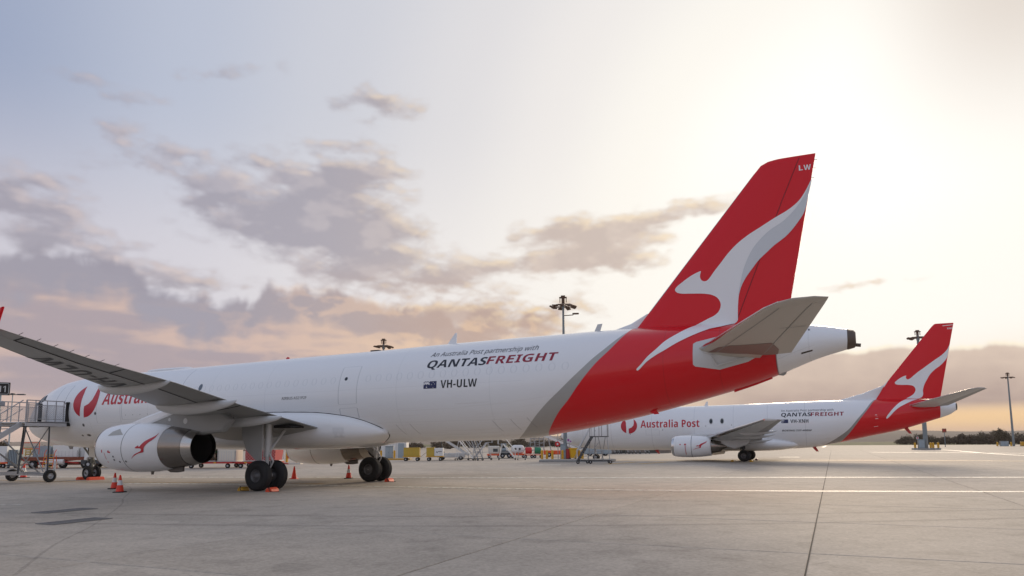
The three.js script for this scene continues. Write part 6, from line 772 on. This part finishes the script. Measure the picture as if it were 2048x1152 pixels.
// ---- tree belt beyond the grass
{
  const leafMat = std(rgb(0.1, 0.08, 0.045), 0.9), leafMat2 = std(rgb(0.13, 0.095, 0.06), 0.9), bark = std(rgb(0.08, 0.06, 0.045), 0.95);
  function crownGeo(seed, rx, ry, n, clumps) {
    const r = rng(seed), P = [], C = Array.from({ length: clumps }, () => { const a = r() * 6.283, q = Math.sqrt(r()); return [Math.cos(a) * q * rx * 0.75, ry * (0.15 + 0.85 * r()) * (1 - 0.35 * q), Math.sin(a) * q * rx * 0.75, rx * (0.22 + 0.2 * r())]; });
    for (let i = 0; i < n; i++) { const c = C[Math.floor(r() * clumps)], u = r() * 2 - 1, a = r() * 6.283, q = Math.cbrt(r()) * c[3], s = Math.sqrt(1 - u * u), x = c[0] + Math.cos(a) * s * q, y = c[1] + u * q * 0.7, z = c[2] + Math.sin(a) * s * q, w = 0.14 + 0.26 * r(); const e1 = V(r() - 0.5, r() - 0.5, r() - 0.5).normalize().multiplyScalar(w), e2 = V(r() - 0.5, r() - 0.5, r() - 0.5).normalize().multiplyScalar(w); P.push(x - e1.x, y - e1.y, z - e1.z, x + e1.x, y + e1.y, z + e1.z, x + e2.x, y + e2.y, z + e2.z, x - e1.x, y - e1.y, z - e1.z, x + e2.x, y + e2.y, z + e2.z, x - e2.x, y - e2.y, z - e2.z); }
    const g = new THREE.BufferGeometry(); g.setAttribute('position', new THREE.Float32BufferAttribute(P, 3)); g.computeVertexNormals(); return g;
  }
  function tree(name, label, pos, h, rx, seed, mat, group) { const t = thing(name, label, 'tree', pos, seed, group), th = h * 0.22; part(t, 'trunk', join(rod([0, 0, 0], [0.1, th, 0], 0.22, 7, 0.13), rod([0.1, th, 0], [rx * 0.5, h * 0.72, 0.3], 0.11, 5, 0.05), rod([0.1, th * 0.9, 0], [-rx * 0.45, h * 0.7, -0.3], 0.11, 5, 0.05), rod([0.05, th * 0.8, 0], [0.1, h * 0.8, -rx * 0.4], 0.1, 5, 0.04)), bark); part(t, 'crown', crownGeo(seed, rx, h * 0.78, 1500, 26).translate(0, h * 0.1, 0), mat); return t; }
  const protos = [0, 1, 2, 3].map((k) => tree('scrub_tree', 'brown-green scrub tree in the hazy belt beyond the grass', [0, 0, 0], [4.6, 5.4, 4.0, 4.8][k], [4.6, 5.0, 4.6, 5.6][k], 60 + k, k % 2 ? leafMat : leafMat2, 'trees in the belt beyond the grass'));
  const r = rng(8); let used = 0;
  const place = (x, z, s) => { const k = Math.floor(r() * 4), first = used < 4 ? protos[used] : null, o = first || copyOf(protos[k], protos[k].userData.label, [x, 0, z], r() * 6, protos[k].userData.group); o.position.set(x, -0.1, z); o.rotation.y = r() * 6; o.scale.set(s * (0.8 + 0.5 * r()), s * (0.55 + 0.75 * r() * r() + 0.15 * r()), s); used++; };
  for (let k = 0; k < 64; k++) { const q = k / 63; place(62 + q * 105 + r() * 3, -372 + q * 22 - r() * 26, 0.85 + 0.35 * r()); }
  for (let k = 0; k < 34; k++) { const q = k / 33; place(-120 + q * 116 + r() * 4, -250 - q * 20 - r() * 30, 0.85 + 0.5 * r()); }
  for (let k = 0; k < 24; k++) { const q = k / 23; place(-150 + q * 60 + r() * 4, -120 - q * 60 - r() * 20, 0.6 + 0.35 * r()); }
  for (let k = 0; k < 22; k++) { const q = k / 21; place(-158 + q * 46 + r() * 4, -52 - q * 62 - r() * 10, 0.55 + 0.25 * r()); }
  tree('gum_tree', 'taller spreading gum tree standing out of the belt, left of the farthest mast', [119, -0.1, -352], 9.6, 5.4, 91, leafMat); tree('gum_tree', 'taller dark gum tree standing out of the belt in line with the holding sign', [99, -0.1, -357], 8.6, 4.4, 92, leafMat);
}
renderer.render(scene, camera);
